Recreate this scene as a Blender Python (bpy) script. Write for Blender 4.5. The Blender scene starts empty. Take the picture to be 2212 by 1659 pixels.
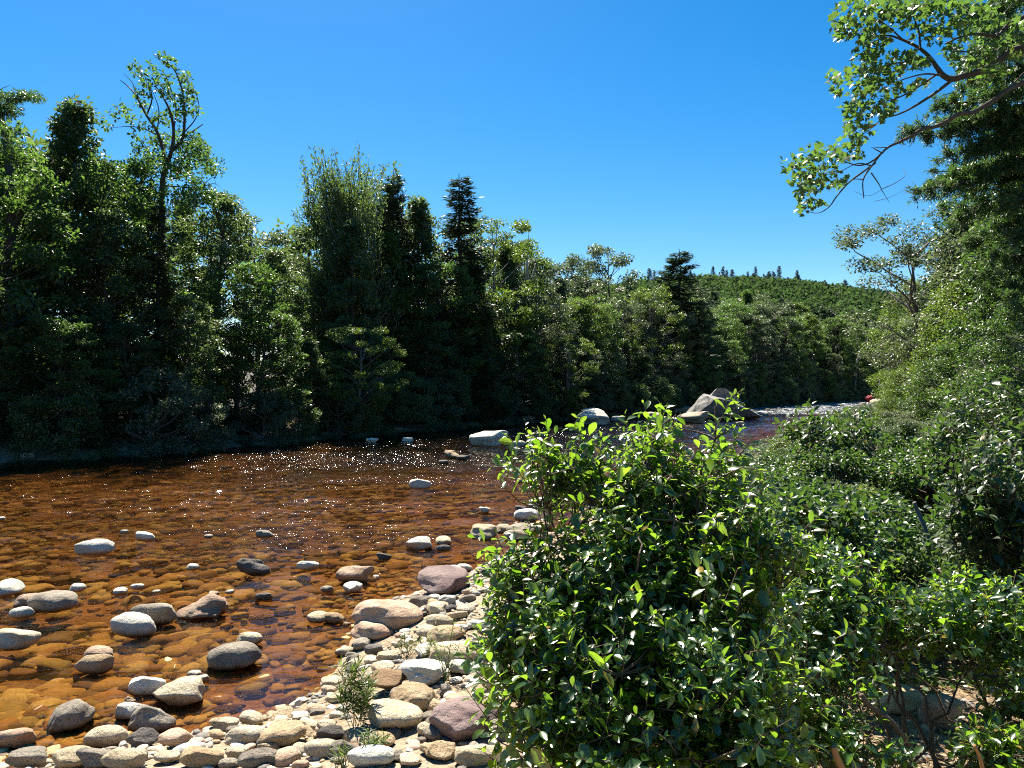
import bpy, math, random
import numpy as np
from mathutils import Vector, Matrix
R = math.radians
sc = bpy.context.scene
col = sc.collection

# ------------------------------------------------------------------ camera, sky, sun, exposure
CAMH = 2.4
F = 1597.0; CX = 1106.0; CY = 829.5          # focal length and centre in 2212x1659 photo pixels
cam_d = bpy.data.cameras.new('camera'); cam = bpy.data.objects.new('camera', cam_d); col.objects.link(cam)
cam.location = (0, 0, CAMH); cam.rotation_euler = (R(90), 0, 0)
cam_d.sensor_width = 36.0; cam_d.lens = 36.0 * F / 2212.0
cam_d.clip_start = 0.05; cam_d.clip_end = 6000
sc.camera = cam
SUN_EL, SUN_AZ = 54.0, -18.0                  # azimuth from +Y, negative = to the left
w = bpy.data.worlds.new('World'); sc.world = w; w.use_nodes = True
nt = w.node_tree; bg = nt.nodes['Background']
sky = nt.nodes.new('ShaderNodeTexSky'); sky.sky_type = 'NISHITA'; sky.sun_disc = False
sky.sun_elevation = R(SUN_EL); sky.sun_rotation = R(SUN_AZ)
sky.air_density = 1.0; sky.dust_density = 0.25; sky.ozone_density = 2.5; sky.altitude = 300
hs = nt.nodes.new('ShaderNodeHueSaturation'); hs.inputs['Saturation'].default_value = 1.47
hs.inputs['Hue'].default_value = 0.497
nt.links.new(sky.outputs[0], hs.inputs['Color']); nt.links.new(hs.outputs[0], bg.inputs['Color'])
bg.inputs['Strength'].default_value = 0.053
sd = bpy.data.lights.new('sun', 'SUN'); sd.energy = 5.0; sd.angle = R(0.53); sd.color = (1.0, 0.93, 0.80)
sun = bpy.data.objects.new('sun', sd); col.objects.link(sun)
_az = R(SUN_AZ); _el = R(SUN_EL)
sdir = Vector((math.sin(_az) * math.cos(_el), math.cos(_az) * math.cos(_el), math.sin(_el)))
sun.rotation_euler = sdir.to_track_quat('Z', 'Y').to_euler(); sun.location = (0, 0, 60)
sc.view_settings.view_transform = 'Standard'; sc.view_settings.look = 'None'
sc.view_settings.exposure = 1.55; sc.view_settings.gamma = 1.0
cy = sc.cycles
cy.use_denoising = False; cy.max_bounces = 6; cy.diffuse_bounces = 1; cy.glossy_bounces = 2
cy.transmission_bounces = 3; cy.transparent_max_bounces = 6
cy.caustics_reflective = False; cy.caustics_refractive = False
cy.filter_width = 1.1
cy.use_adaptive_sampling = False; cy.sample_clamp_indirect = 4.0

# ------------------------------------------------------------------ helpers
def tag(o, label=None, cat=None, group=None, kind=None):
    if label: o['label'] = label
    if cat: o['category'] = cat
    if group: o['group'] = group
    if kind: o['kind'] = kind
    return o
def link(o, parent=None):
    col.objects.link(o)
    if parent is not None: o.parent = parent
    return o
def empty(name, loc=(0, 0, 0), rz=0.0, s=1.0):
    o = bpy.data.objects.new(name, None); o.location = loc; o.rotation_euler = (0, 0, rz)
    o.scale = (s, s, s) if not isinstance(s, (tuple, list)) else s
    o.empty_display_size = 0.2
    return link(o)
def mesh_np(name, V, faces, mat=None, smooth=False):
    """faces: list of (M,k) int arrays"""
    me = bpy.data.meshes.new(name)
    V = np.asarray(V, dtype=np.float32)
    if not isinstance(faces, (list, tuple)): faces = [faces]
    faces = [np.asarray(f, dtype=np.int32) for f in faces if len(f)]
    nl = sum(f.size for f in faces); nf = sum(len(f) for f in faces)
    me.vertices.add(len(V)); me.vertices.foreach_set('co', V.ravel())
    me.loops.add(nl); me.loops.foreach_set('vertex_index', np.concatenate([f.ravel() for f in faces]))
    me.polygons.add(nf)
    cnt = np.concatenate([np.full(len(f), f.shape[1], np.int32) for f in faces])
    st = np.concatenate([[0], np.cumsum(cnt)[:-1]]).astype(np.int32)
    me.polygons.foreach_set('loop_start', st)
    me.update(calc_edges=True)
    if smooth: me.polygons.foreach_set('use_smooth', np.ones(nf, bool))
    if mat: me.materials.append(mat)
    me.validate()
    return me
def obj(name, me, parent=None):
    return link(bpy.data.objects.new(name, me), parent)
def norm(a):
    return a / np.maximum(np.linalg.norm(a, axis=-1, keepdims=True), 1e-9)
def W(px, py, d):
    return np.array([(px - CX) / F * d, d, CAMH + (CY - py) / F * d])

class Tubes:
    def __init__(self): self.V = []; self.Q = []; self.n = 0
    def add(self, P, r, k=5):
        P = np.asarray(P, float); m = len(P)
        r = np.broadcast_to(np.asarray(r, float), (m,))
        T = np.gradient(P, axis=0); T = norm(T)
        ref = np.array([0.31, 0.95, 0.13]) if abs(T[0][2]) > 0.7 else np.array([0.1, 0.05, 1.0])
        A = norm(np.cross(T, ref)); B = np.cross(T, A)
        an = np.arange(k) * 2 * math.pi / k
        ring = P[:, None, :] + r[:, None, None] * (np.cos(an)[None, :, None] * A[:, None, :] + np.sin(an)[None, :, None] * B[:, None, :])
        self.V.append(ring.reshape(-1, 3))
        i = np.arange(m - 1)[:, None] * k; j = np.arange(k)[None, :]; j2 = (j + 1) % k
        self.Q.append(np.stack([i + j, i + j2, i + k + j2, i + k + j], -1).reshape(-1, 4) + self.n)
        self.n += m * k
    def mesh(self, name, mat):
        return mesh_np(name, np.concatenate(self.V), [np.concatenate(self.Q)], mat, smooth=True)
def curve(a, b, rng, n=6, sag=0.0, wob=0.05, lift=0.0):
    a = np.asarray(a, float); b = np.asarray(b, float); L = np.linalg.norm(b - a)
    t = np.linspace(0, 1, n)[:, None]
    P = a + (b - a) * t
    off = rng.normal(0, wob * L, 3)
    P = P + np.sin(t * math.pi) * (off + np.array([0, 0, lift * L - sag * L]))
    P += np.sin(t * math.pi) * rng.normal(0, wob * 0.3 * L, (n, 3))
    return P
def smooth_path(pts, n=4):
    """Catmull-Rom through pts"""
    P = np.asarray(pts, float); P = np.vstack([2 * P[0] - P[1], P, 2 * P[-1] - P[-2]])
    out = []
    for i in range(1, len(P) - 2):
        for t in np.linspace(0, 1, n, endpoint=False):
            p0, p1, p2, p3 = P[i - 1], P[i], P[i + 1], P[i + 2]
            out.append(0.5 * ((2 * p1) + (-p0 + p2) * t + (2 * p0 - 5 * p1 + 4 * p2 - p3) * t * t + (-p0 + 3 * p1 - 3 * p2 + p3) * t ** 3))
    out.append(P[-2]); return np.array(out)

def leaves_simple(P, D, N, L, Wd, fold=0.25):
    """folded rhombus leaves: 4 verts, 2 tris"""
    n = len(P); D = norm(D); S = norm(np.cross(D, N)); Nn = np.cross(S, D)
    L = np.broadcast_to(L, (n,))[:, None]; Wd = np.broadcast_to(Wd, (n,))[:, None]
    a = P; t = P + D * L; m = P + D * L * 0.45
    l = m + S * Wd * 0.5 + Nn * Wd * fold; r = m - S * Wd * 0.5 + Nn * Wd * fold
    V = np.stack([a, l, t, r], 1).reshape(-1, 3)
    i = np.arange(n)[:, None] * 4
    Fc = np.concatenate([i + [[0, 2, 1]], i + [[0, 3, 2]]], 0)
    return V, Fc
def leaves_full(P, D, N, L, Wd, fold=0.18, droop=0.18):
    """obovate leaf with midrib: 12 verts"""
    n = len(P); D = norm(D); S = norm(np.cross(D, N)); Nn = np.cross(S, D)
    L = np.broadcast_to(L, (n,))[:, None]; Wd = np.broadcast_to(Wd, (n,))[:, None]
    ts = [0.0, 0.12, 0.38, 0.66, 0.88, 1.0]; ws = [0, 0.08, 0.40, 0.5, 0.30, 0]
    mid = [P + D * L * t - Nn * L * droop * t * t for t in ts]
    V = [mid[0]]
    for k in range(1, 5):
        V += [mid[k] + S * Wd * ws[k] + Nn * Wd * fold * ws[k] * 2, mid[k], mid[k] - S * Wd * ws[k] + Nn * Wd * fold * ws[k] * 2]
    V += [mid[5]]
    V = np.stack(V, 1).reshape(-1, 3); nv = 14
    i = np.arange(n)[:, None] * nv
    T = [[0, 2, 1], [0, 3, 2], [10, 11, 13], [11, 12, 13]]
    Q = []
    for k in range(3):
        b = 1 + 3 * k; Q += [[b, b + 1, b + 4, b + 3], [b + 1, b + 2, b + 5, b + 4]]
    return V, [np.concatenate([i + [x] for x in T], 0), np.concatenate([i + [x] for x in Q], 0)]
MAPLE = np.array([(0, 0), (0.20, 0.02), (0.48, 0.10), (0.30, 0.26), (0.62, 0.52), (0.34, 0.52), (0.22, 0.62), (0.16, 0.74), (0.0, 1.0),
                  (-0.16, 0.74), (-0.22, 0.62), (-0.34, 0.52), (-0.62, 0.52), (-0.30, 0.26), (-0.48, 0.10), (-0.20, 0.02)])
def leaves_maple(P, D, N, L):
    n = len(P); D = norm(D); S = norm(np.cross(D, N)); Nn = np.cross(S, D)
    L = np.broadcast_to(L, (n,))[:, None]
    V = [P + D * L * 0.35]
    for x, y in MAPLE:
        V.append(P + S * L * x + D * L * y + Nn * L * (abs(x) * 0.22 - 0.12 * y * y))
    V = np.stack(V, 1).reshape(-1, 3); k = len(MAPLE); i = np.arange(n)[:, None] * (k + 1)
    T = [[0, 1 + j, 1 + (j + 1) % k] for j in range(k)]
    return V, [np.concatenate([i + [x] for x in T], 0)]

# ------------------------------------------------------------------ materials
def newmat(name):
    m = bpy.data.materials.new(name); m.use_nodes = True
    return m, m.node_tree, m.node_tree.nodes['Principled BSDF']
def leafmat(name, c1, c2, trans, tmix=0.35, rough=0.42, spec=0.5, bright=None):
    c1 = [x * 0.5 for x in c1]; c2 = [x * 0.68 for x in c2]
    m, t, b = newmat(name); N = t.nodes; Lk = t.links
    geo = N.new('ShaderNodeNewGeometry'); oi = N.new('ShaderNodeObjectInfo')
    ramp = N.new('ShaderNodeMix'); ramp.data_type = 'RGBA'
    ramp.inputs['A'].default_value = (*c1, 1); ramp.inputs['B'].default_value = (*c2, 1)
    Lk.new(geo.outputs['Random Per Island'], ramp.inputs['Factor'])
    od = N.new('ShaderNodeMapRange'); od.inputs['From Min'].default_value = 0.965; od.inputs['From Max'].default_value = 0.985
    Lk.new(geo.outputs['Random Per Island'], od.inputs['Value'])
    om = N.new('ShaderNodeMix'); om.data_type = 'RGBA'; om.inputs['B'].default_value = (0.26, 0.17, 0.03, 1)
    Lk.new(od.outputs[0], om.inputs['Factor']); Lk.new(ramp.outputs['Result'], om.inputs['A'])
    hsv = N.new('ShaderNodeHueSaturation')
    mr = N.new('ShaderNodeMapRange'); mr.inputs['To Min'].default_value = 0.75; mr.inputs['To Max'].default_value = 1.25
    Lk.new(oi.outputs['Random'], mr.inputs['Value']); Lk.new(mr.outputs[0], hsv.inputs['Value'])
    Lk.new(om.outputs['Result'], hsv.inputs['Color'])
    Lk.new(hsv.outputs[0], b.inputs['Base Color'])
    b.inputs['Roughness'].default_value = rough; b.inputs['Specular IOR Level'].default_value = spec
    tr = N.new('ShaderNodeBsdfTranslucent'); tm = N.new('ShaderNodeMix'); tm.data_type = 'RGBA'
    tm.inputs['A'].default_value = (*trans, 1); tm.inputs['B'].default_value = (*(bright or [x * 0.55 for x in trans]), 1)
    Lk.new(geo.outputs['Random Per Island'], tm.inputs['Factor']); Lk.new(tm.outputs['Result'], tr.inputs['Color'])
    mx = N.new('ShaderNodeMixShader'); mx.inputs[0].default_value = tmix
    Lk.new(b.outputs[0], mx.inputs[1]); Lk.new(tr.outputs[0], mx.inputs[2])
    Lk.new(mx.outputs[0], N['Material Output'].inputs['Surface'])
    return m
M = {}
M['leaf_maple'] = leafmat('leaf_maple', (0.045, 0.085, 0.02), (0.075, 0.13, 0.03), (0.22, 0.42, 0.06), 0.36, 0.42)
M['leaf_wood'] = leafmat('leaf_wood', (0.05, 0.085, 0.028), (0.09, 0.14, 0.045), (0.24, 0.38, 0.08), 0.36, 0.42, 0.6)
M['leaf_yellow'] = leafmat('leaf_yellow', (0.06, 0.10, 0.012), (0.10, 0.15, 0.02), (0.28, 0.44, 0.05), 0.35, 0.42)
M['leaf_grey'] = leafmat('leaf_grey', (0.075, 0.105, 0.06), (0.12, 0.155, 0.085), (0.24, 0.34, 0.11), 0.3, 0.42, 0.55)
M['needle_dark'] = leafmat('needle_dark', (0.035, 0.065, 0.03), (0.06, 0.10, 0.045), (0.08, 0.16, 0.05), 0.22, 0.4)
M['needle_pine'] = leafmat('needle_pine', (0.05, 0.10, 0.035), (0.08, 0.14, 0.045), (0.16, 0.32, 0.06), 0.32, 0.4)
M['leaf_bush'] = leafmat('leaf_bush', (0.018, 0.065, 0.014), (0.04, 0.11, 0.018), (0.22, 0.48, 0.02), 0.34, 0.29, 1.0, (0.50, 0.78, 0.05))
M['leaf_bank'] = leafmat('leaf_bank', (0.03, 0.07, 0.02), (0.06, 0.115, 0.03), (0.17, 0.34, 0.04), 0.3, 0.4, 0.6)
M['leaf_weed'] = leafmat('leaf_weed', (0.05, 0.11, 0.02), (0.12, 0.18, 0.04), (0.30, 0.45, 0.06), 0.35, 0.5)
M['leaf_grass'] = leafmat('leaf_grass', (0.12, 0.15, 0.03), (0.24, 0.24, 0.06), (0.3, 0.35, 0.06), 0.35, 0.55)
M['leaf_hill'] = leafmat('leaf_hill', (0.05, 0.09, 0.03), (0.085, 0.14, 0.05), (0.13, 0.24, 0.06), 0.3, 0.8, 0.1)
M['leaf_orange'] = leafmat('leaf_orange', (0.35, 0.16, 0.02), (0.5, 0.3, 0.03), (0.6, 0.35, 0.03), 0.4, 0.5)

def barkmat(name, c1, c2, sc_=8.0):
    m, t, b = newmat(name); N = t.nodes; Lk = t.links
    tc = N.new('ShaderNodeTexCoord'); mp = N.new('ShaderNodeMapping'); mp.inputs['Scale'].default_value = (sc_, sc_, sc_ * 0.25)
    no = N.new('ShaderNodeTexNoise'); no.inputs['Scale'].default_value = 2.0; no.inputs['Detail'].default_value = 6
    mx = N.new('ShaderNodeMix'); mx.data_type = 'RGBA'; mx.inputs['A'].default_value = (*c1, 1); mx.inputs['B'].default_value = (*c2, 1)
    Lk.new(tc.outputs['Object'], mp.inputs[0]); Lk.new(mp.outputs[0], no.inputs[0]); Lk.new(no.outputs[0], mx.inputs['Factor'])
    Lk.new(mx.outputs['Result'], b.inputs['Base Color']); b.inputs['Roughness'].default_value = 0.85
    bp = N.new('ShaderNodeBump'); bp.inputs['Strength'].default_value = 0.6; bp.inputs['Distance'].default_value = 0.02
    Lk.new(no.outputs[0], bp.inputs['Height']); Lk.new(bp.outputs[0], b.inputs['Normal'])
    return m
M['bark_dark'] = barkmat('bark_dark', (0.03, 0.024, 0.018), (0.09, 0.075, 0.06))
M['bark_grey'] = barkmat('bark_grey', (0.09, 0.08, 0.07), (0.22, 0.20, 0.18))
M['bark_pale'] = barkmat('bark_pale', (0.22, 0.20, 0.17), (0.42, 0.39, 0.34))
M['twig'] = barkmat('twig', (0.05, 0.035, 0.022), (0.14, 0.10, 0.065), 30)
M['wood_orange'] = barkmat('wood_orange', (0.28, 0.12, 0.04), (0.42, 0.22, 0.08), 30)

def stonemat(name, c1, c2, speck=0.5, wet=0.5, rough=0.8):
    """granite: broad stain + fine dark flecks, a dark wet algae band by height above the water"""
    m, t, b = newmat(name); N = t.nodes; Lk = t.links
    tc = N.new('ShaderNodeTexCoord'); geo = N.new('ShaderNodeNewGeometry'); oi = N.new('ShaderNodeObjectInfo')
    add = N.new('ShaderNodeVectorMath'); add.operation = 'ADD'
    Lk.new(geo.outputs['Position'], add.inputs[0]); Lk.new(oi.outputs['Location'], add.inputs[1])
    n1 = N.new('ShaderNodeTexNoise'); n1.inputs['Scale'].default_value = 4.0; n1.inputs['Detail'].default_value = 5; n1.inputs['Roughness'].default_value = 0.65
    n2 = N.new('ShaderNodeTexNoise'); n2.inputs['Scale'].default_value = 110.0; n2.inputs['Detail'].default_value = 3
    n3 = N.new('ShaderNodeTexNoise'); n3.inputs['Scale'].default_value = 26.0; n3.inputs['Detail'].default_value = 6; n3.inputs['Roughness'].default_value = 0.7
    for n in (n1, n2, n3): Lk.new(add.outputs[0], n.inputs['Vector'])
    mx = N.new('ShaderNodeMix'); mx.data_type = 'RGBA'; mx.inputs['A'].default_value = (*c1, 1); mx.inputs['B'].default_value = (*c2, 1)
    cr = N.new('ShaderNodeValToRGB'); cr.color_ramp.elements[0].position = 0.38; cr.color_ramp.elements[1].position = 0.64
    Lk.new(n1.outputs[0], cr.inputs[0]); Lk.new(cr.outputs[0], mx.inputs['Factor'])
    sp = N.new('ShaderNodeValToRGB'); sp.color_ramp.elements[0].position = 0.36; sp.color_ramp.elements[0].color = (1 - speck,) * 3 + (1,)
    sp.color_ramp.elements[1].position = 0.5; sp.color_ramp.elements[1].color = (1, 1, 1, 1)
    Lk.new(n2.outputs[0], sp.inputs[0])
    mu = N.new('ShaderNodeMix'); mu.data_type = 'RGBA'; mu.blend_type = 'MULTIPLY'; mu.inputs['Factor'].default_value = 1
    Lk.new(mx.outputs['Result'], mu.inputs['A']); Lk.new(sp.outputs[0], mu.inputs['B'])
    # per object value
    mr = N.new('ShaderNodeMapRange'); mr.inputs['To Min'].default_value = 0.78; mr.inputs['To Max'].default_value = 1.15
    Lk.new(oi.outputs['Random'], mr.inputs['Value'])
    hv = N.new('ShaderNodeHueSaturation'); Lk.new(mr.outputs[0], hv.inputs['Value']); Lk.new(mu.outputs['Result'], hv.inputs['Color'])
    # algae / wet band
    sx = N.new('ShaderNodeSeparateXYZ'); Lk.new(geo.outputs['Position'], sx.inputs[0])
    jig = N.new('ShaderNodeMath'); jig.operation = 'MULTIPLY_ADD'; jig.inputs[1].default_value = -0.05; Lk.new(n3.outputs[0], jig.inputs[0]); Lk.new(sx.outputs['Z'], jig.inputs[2])
    wr = N.new('ShaderNodeMapRange'); wr.inputs['From Min'].default_value = -0.022; wr.inputs['From Max'].default_value = 0.03
    wr.inputs['To Min'].default_value = 1.0; wr.inputs['To Max'].default_value = 0.0
    Lk.new(jig.outputs[0], wr.inputs['Value'])
    alg = N.new('ShaderNodeMix'); alg.data_type = 'RGBA'; alg.blend_type = 'MULTIPLY'; alg.inputs['B'].default_value = (0.42, 0.32, 0.20, 1)
    Lk.new(wr.outputs[0], alg.inputs['Factor']); Lk.new(hv.outputs[0], alg.inputs['A'])
    Lk.new(alg.outputs['Result'], b.inputs['Base Color'])
    rr = N.new('ShaderNodeMapRange'); rr.inputs['To Min'].default_value = rough; rr.inputs['To Max'].default_value = 0.25
    Lk.new(wr.outputs[0], rr.inputs['Value']); Lk.new(rr.outputs[0], b.inputs['Roughness'])
    bp = N.new('ShaderNodeBump'); bp.inputs['Strength'].default_value = 1.0; bp.inputs['Distance'].default_value = 0.028
    bp2 = N.new('ShaderNodeBump'); bp2.inputs['Strength'].default_value = 0.5; bp2.inputs['Distance'].default_value = 0.003
    Lk.new(n3.outputs[0], bp.inputs['Height']); Lk.new(n2.outputs[0], bp2.inputs['Height']); Lk.new(bp.outputs[0], bp2.inputs['Normal'])
    Lk.new(bp2.outputs[0], b.inputs['Normal'])
    b.inputs['Specular IOR Level'].default_value = 0.3
    return m
ST = {
 'slate': stonemat('stone_slate', (0.14, 0.135, 0.125), (0.33, 0.32, 0.30), 0.4),
 'cream': stonemat('stone_cream', (0.46, 0.36, 0.22), (0.64, 0.56, 0.41), 0.45),
 'white': stonemat('stone_white', (0.58, 0.54, 0.43), (0.74, 0.70, 0.60), 0.3),
 'grey': stonemat('stone_grey', (0.20, 0.165, 0.125), (0.40, 0.345, 0.265), 0.5),
 'dark': stonemat('stone_dark', (0.07, 0.06, 0.055), (0.17, 0.15, 0.13), 0.4),
 'pink': stonemat('stone_pink', (0.38, 0.235, 0.15), (0.54, 0.40, 0.28), 0.35),
 'tan': stonemat('stone_tan', (0.38, 0.26, 0.14), (0.54, 0.41, 0.25), 0.45),
 'mauve': stonemat('stone_mauve', (0.20, 0.13, 0.12), (0.33, 0.24, 0.215), 0.35),
 'brown': stonemat('stone_brown', (0.20, 0.12, 0.06), (0.34, 0.22, 0.12), 0.4),
}
# ------------------------------------------------------------------ river outline and terrain
NEAR = np.array([(-200, -55), (-60, -14), (-14, 1.2), (-6, 3.5), (-3.6, 4.45), (-2.6, 4.85), (-1.75, 5.35), (-1.42, 6.0), (-1.45, 6.7), (-1.62, 7.9), (-1.0, 8.5),
                 (-.5, 9.5), (0.1, 10.9), (.9, 12), (1.7, 15.3), (4.2, 20), (10.0, 28.3), (21, 50), (49, 94), (110, 150), (400, 330)])
FAR = np.array([(-200, -20), (-60, 2), (-30, 15.5), (-15.6, 22.3), (-11.6, 26.0), (-4.9, 37.8), (.7, 45), (12, 58), (25, 76), (60, 118), (100, 152), (380, 350)])
def sdist(X, Y, L):
    """signed distance to polyline, positive on the left of its direction"""
    P = np.stack([X, Y], -1); best = np.full(X.shape, 1e9); sign = np.ones(X.shape)
    for a, b in zip(L[:-1], L[1:]):
        d = b - a; t = np.clip(((P - a) @ d) / (d @ d), 0, 1); q = P - (a + t[..., None] * d)
        dist = np.hypot(q[..., 0], q[..., 1]); cr = d[0] * (P[..., 1] - a[1]) - d[1] * (P[..., 0] - a[0])
        up = dist < best - 1e-9; best = np.where(up, dist, best); sign = np.where(up, np.sign(cr), sign)
    return best * sign
_rs = np.random.RandomState(3)
_K = _rs.normal(0, 1, (14, 2)) ; _PH = _rs.uniform(0, 6.28, 14)
def wav(X, Y, wl):
    s = 0
    for i in range(14):
        k = _K[i] / max(0.3, np.linalg.norm(_K[i])) * (0.7 + 0.6 * ((i * 37) % 10) / 10) * 6.28 / wl
        s = s + np.sin(X * k[0] + Y * k[1] + _PH[i])
    return s / 5.0
def smoothstep(a, b, x):
    t = np.clip((x - a) / (b - a), 0, 1); return t * t * (3 - 2 * t)
def height(X, Y):
    X = np.asarray(X, float); Y = np.asarray(Y, float)
    dn = sdist(X, Y, NEAR)          # + = river side of near shore
    df = -sdist(X, Y, FAR)          # + = river side of far shore
    inside = np.minimum(dn, df)
    bed = -(0.03 + 0.055 * np.clip(inside, 0, 6)) + 0.05 * wav(X, Y, 1.7) * np.clip(inside, 0, 1) + 0.02 * wav(X, Y, 0.6) * np.clip(inside, 0, 1)
    bed = bed * (1 + 1.6 * smoothstep(16, 34, Y))
    bed = np.minimum(bed, -0.015)
    ln = np.clip(-dn, 0, None)
    near = 0.55 * (1 - np.exp(-ln / 1.6)) + 0.02 * wav(X, Y, 1.3) * np.clip(ln, 0, 1) + 0.012 * ln.clip(0, 60)
    lf = np.clip(-df, 0, None)
    far = 0.22 * lf.clip(0, 4) + 0.015 * lf + 0.12 * wav(X, Y, 6) * np.clip(lf / 3, 0, 1)
    hill = 60 * np.exp(-((X - 130) / 215.0) ** 2) * smoothstep(170, 520, Y) * (1 + 0.04 * wav(X, Y, 160))
    far = far.clip(0, 6) + hill
    z = np.where(dn < 0, near, np.where(df < 0, far, bed))
    return z
def axis(n, c, fine, far):
    t = np.linspace(-1, 1, n); k = 5.2
    s = np.sinh(k * t) / math.sinh(k); lin = t
    return c + s * far + lin * fine
xs = axis(420, -0.5, 14, 1400); ys = axis(420, 7.0, 14, 1600)
GX, GY = np.meshgrid(xs, ys); GZ = height(GX, GY)
nV = np.stack([GX, GY, GZ], -1).reshape(-1, 3); nx, ny = len(xs), len(ys)
ii = (np.arange(ny - 1)[:, None] * nx + np.arange(nx - 1)[None, :]).ravel()
gq = np.stack([ii, ii + 1, ii + nx + 1, ii + nx], -1)
m, t, b = newmat('ground'); N = t.nodes; Lk = t.links
geo = N.new('ShaderNodeNewGeometry'); sx = N.new('ShaderNodeSeparateXYZ'); Lk.new(geo.outputs['Position'], sx.inputs[0])
v1 = N.new('ShaderNodeTexVoronoi'); v1.inputs['Scale'].default_value = 16; v1.inputs['Randomness'].default_value = 1
v2 = N.new('ShaderNodeTexVoronoi'); v2.inputs['Scale'].default_value = 55
n1 = N.new('ShaderNodeTexNoise'); n1.inputs['Scale'].default_value = 0.9; n1.inputs['Detail'].default_value = 8; n1.inputs['Roughness'].default_value = 0.7
n2 = N.new('ShaderNodeTexNoise'); n2.inputs['Scale'].default_value = 160; n2.inputs['Detail'].default_value = 3
for n in (v1, v2, n1, n2): Lk.new(geo.outputs['Position'], n.inputs['Vector'])
sand = N.new('ShaderNodeValToRGB'); e = sand.color_ramp.elements
e[0].position = 0.3; e[0].color = (0.22, 0.15, 0.08, 1); e[1].position = 0.7; e[1].color = (0.42, 0.33, 0.22, 1)
Lk.new(n1.outputs[0], sand.inputs[0])
hv = N.new('ShaderNodeMix'); hv.data_type = 'RGBA'; hv.blend_type = 'MULTIPLY'; hv.inputs['Factor'].default_value = 0.7
gr = N.new('ShaderNodeMapRange'); gr.inputs['To Min'].default_value = 0.35; gr.inputs['To Max'].default_value = 1.15
rgb = N.new('ShaderNodeSeparateColor'); Lk.new(v2.outputs['Color'], rgb.inputs[0]); Lk.new(rgb.outputs[0], gr.inputs['Value'])
cmb = N.new('ShaderNodeCombineColor'); [Lk.new(gr.outputs[0], cmb.inputs[i]) for i in range(3)]
Lk.new(sand.outputs[0], hv.inputs['A']); Lk.new(cmb.outputs[0], hv.inputs['B'])
# forest soil away from the river
soil = N.new('ShaderNodeValToRGB'); e = soil.color_ramp.elements
e[0].position = 0.35; e[0].color = (0.025, 0.02, 0.012, 1); e[1].position = 0.7; e[1].color = (0.07, 0.06, 0.03, 1)
Lk.new(n1.outputs[0], soil.inputs[0])
zr = N.new('ShaderNodeMapRange'); zr.inputs['From Min'].default_value = 0.62; zr.inputs['From Max'].default_value = 0.8; Lk.new(sx.outputs['Z'], zr.inputs['Value'])
mxg = N.new('ShaderNodeMix'); mxg.data_type = 'RGBA'; Lk.new(zr.outputs[0], mxg.inputs['Factor'])
Lk.new(hv.outputs['Result'], mxg.inputs['A']); Lk.new(soil.outputs[0], mxg.inputs['B'])
# river bed stain, then darkening with depth
br = N.new('ShaderNodeMapRange'); br.inputs['From Min'].default_value = -0.03; br.inputs['From Max'].default_value = 0.03; br.inputs['To Min'].default_value = 1; br.inputs['To Max'].default_value = 0
Lk.new(sx.outputs['Z'], br.inputs['Value'])
bs = N.new('ShaderNodeMix'); bs.data_type = 'RGBA'; bs.blend_type = 'MULTIPLY'; bs.inputs['B'].default_value = (0.85, 0.62, 0.4, 1)
Lk.new(br.outputs[0], bs.inputs['Factor']); Lk.new(mxg.outputs['Result'], bs.inputs['A']); 
dz_ = N.new('ShaderNodeMapRange'); dz_.inputs['From Min'].default_value = -0.58; dz_.inputs['From Max'].default_value = -0.34; dz_.inputs['To Min'].default_value = 0.04; dz_.inputs['To Max'].default_value = 1.0  # bed colour darkened in place of light absorbed by deep water
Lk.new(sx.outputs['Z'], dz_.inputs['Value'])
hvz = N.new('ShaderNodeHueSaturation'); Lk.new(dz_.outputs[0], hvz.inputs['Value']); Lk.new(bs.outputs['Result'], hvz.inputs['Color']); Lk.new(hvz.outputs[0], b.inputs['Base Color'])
b.inputs['Roughness'].default_value = 0.9
bp = N.new('ShaderNodeBump'); bp.inputs['Strength'].default_value = 0.8; bp.inputs['Distance'].default_value = 0.03
Lk.new(v1.outputs['Distance'], bp.inputs['Height']); bp.invert = True
bp2 = N.new('ShaderNodeBump'); bp2.inputs['Strength'].default_value = 0.7; bp2.inputs['Distance'].default_value = 0.006
Lk.new(n2.outputs[0], bp2.inputs['Height']); Lk.new(bp.outputs[0], bp2.inputs['Normal']); Lk.new(bp2.outputs[0], b.inputs['Normal'])
M['ground'] = m
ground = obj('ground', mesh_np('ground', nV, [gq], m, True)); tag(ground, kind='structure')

def ground_pt(px, py, z0=None):
    """where the view ray through a photo pixel meets ground or water"""
    dx = (px - CX) / F; dz = (CY - py) / F
    if dz > -0.004: dz = -0.004
    d = np.linspace(1.2, 140, 6000)
    z = CAMH + dz * d
    g = np.maximum(height(dx * d, d), 0.0) if z0 is None else np.full(d.shape, z0)
    k = int(np.argmax(z <= g)); return np.array([dx * d[k], d[k], g[k]])

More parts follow.
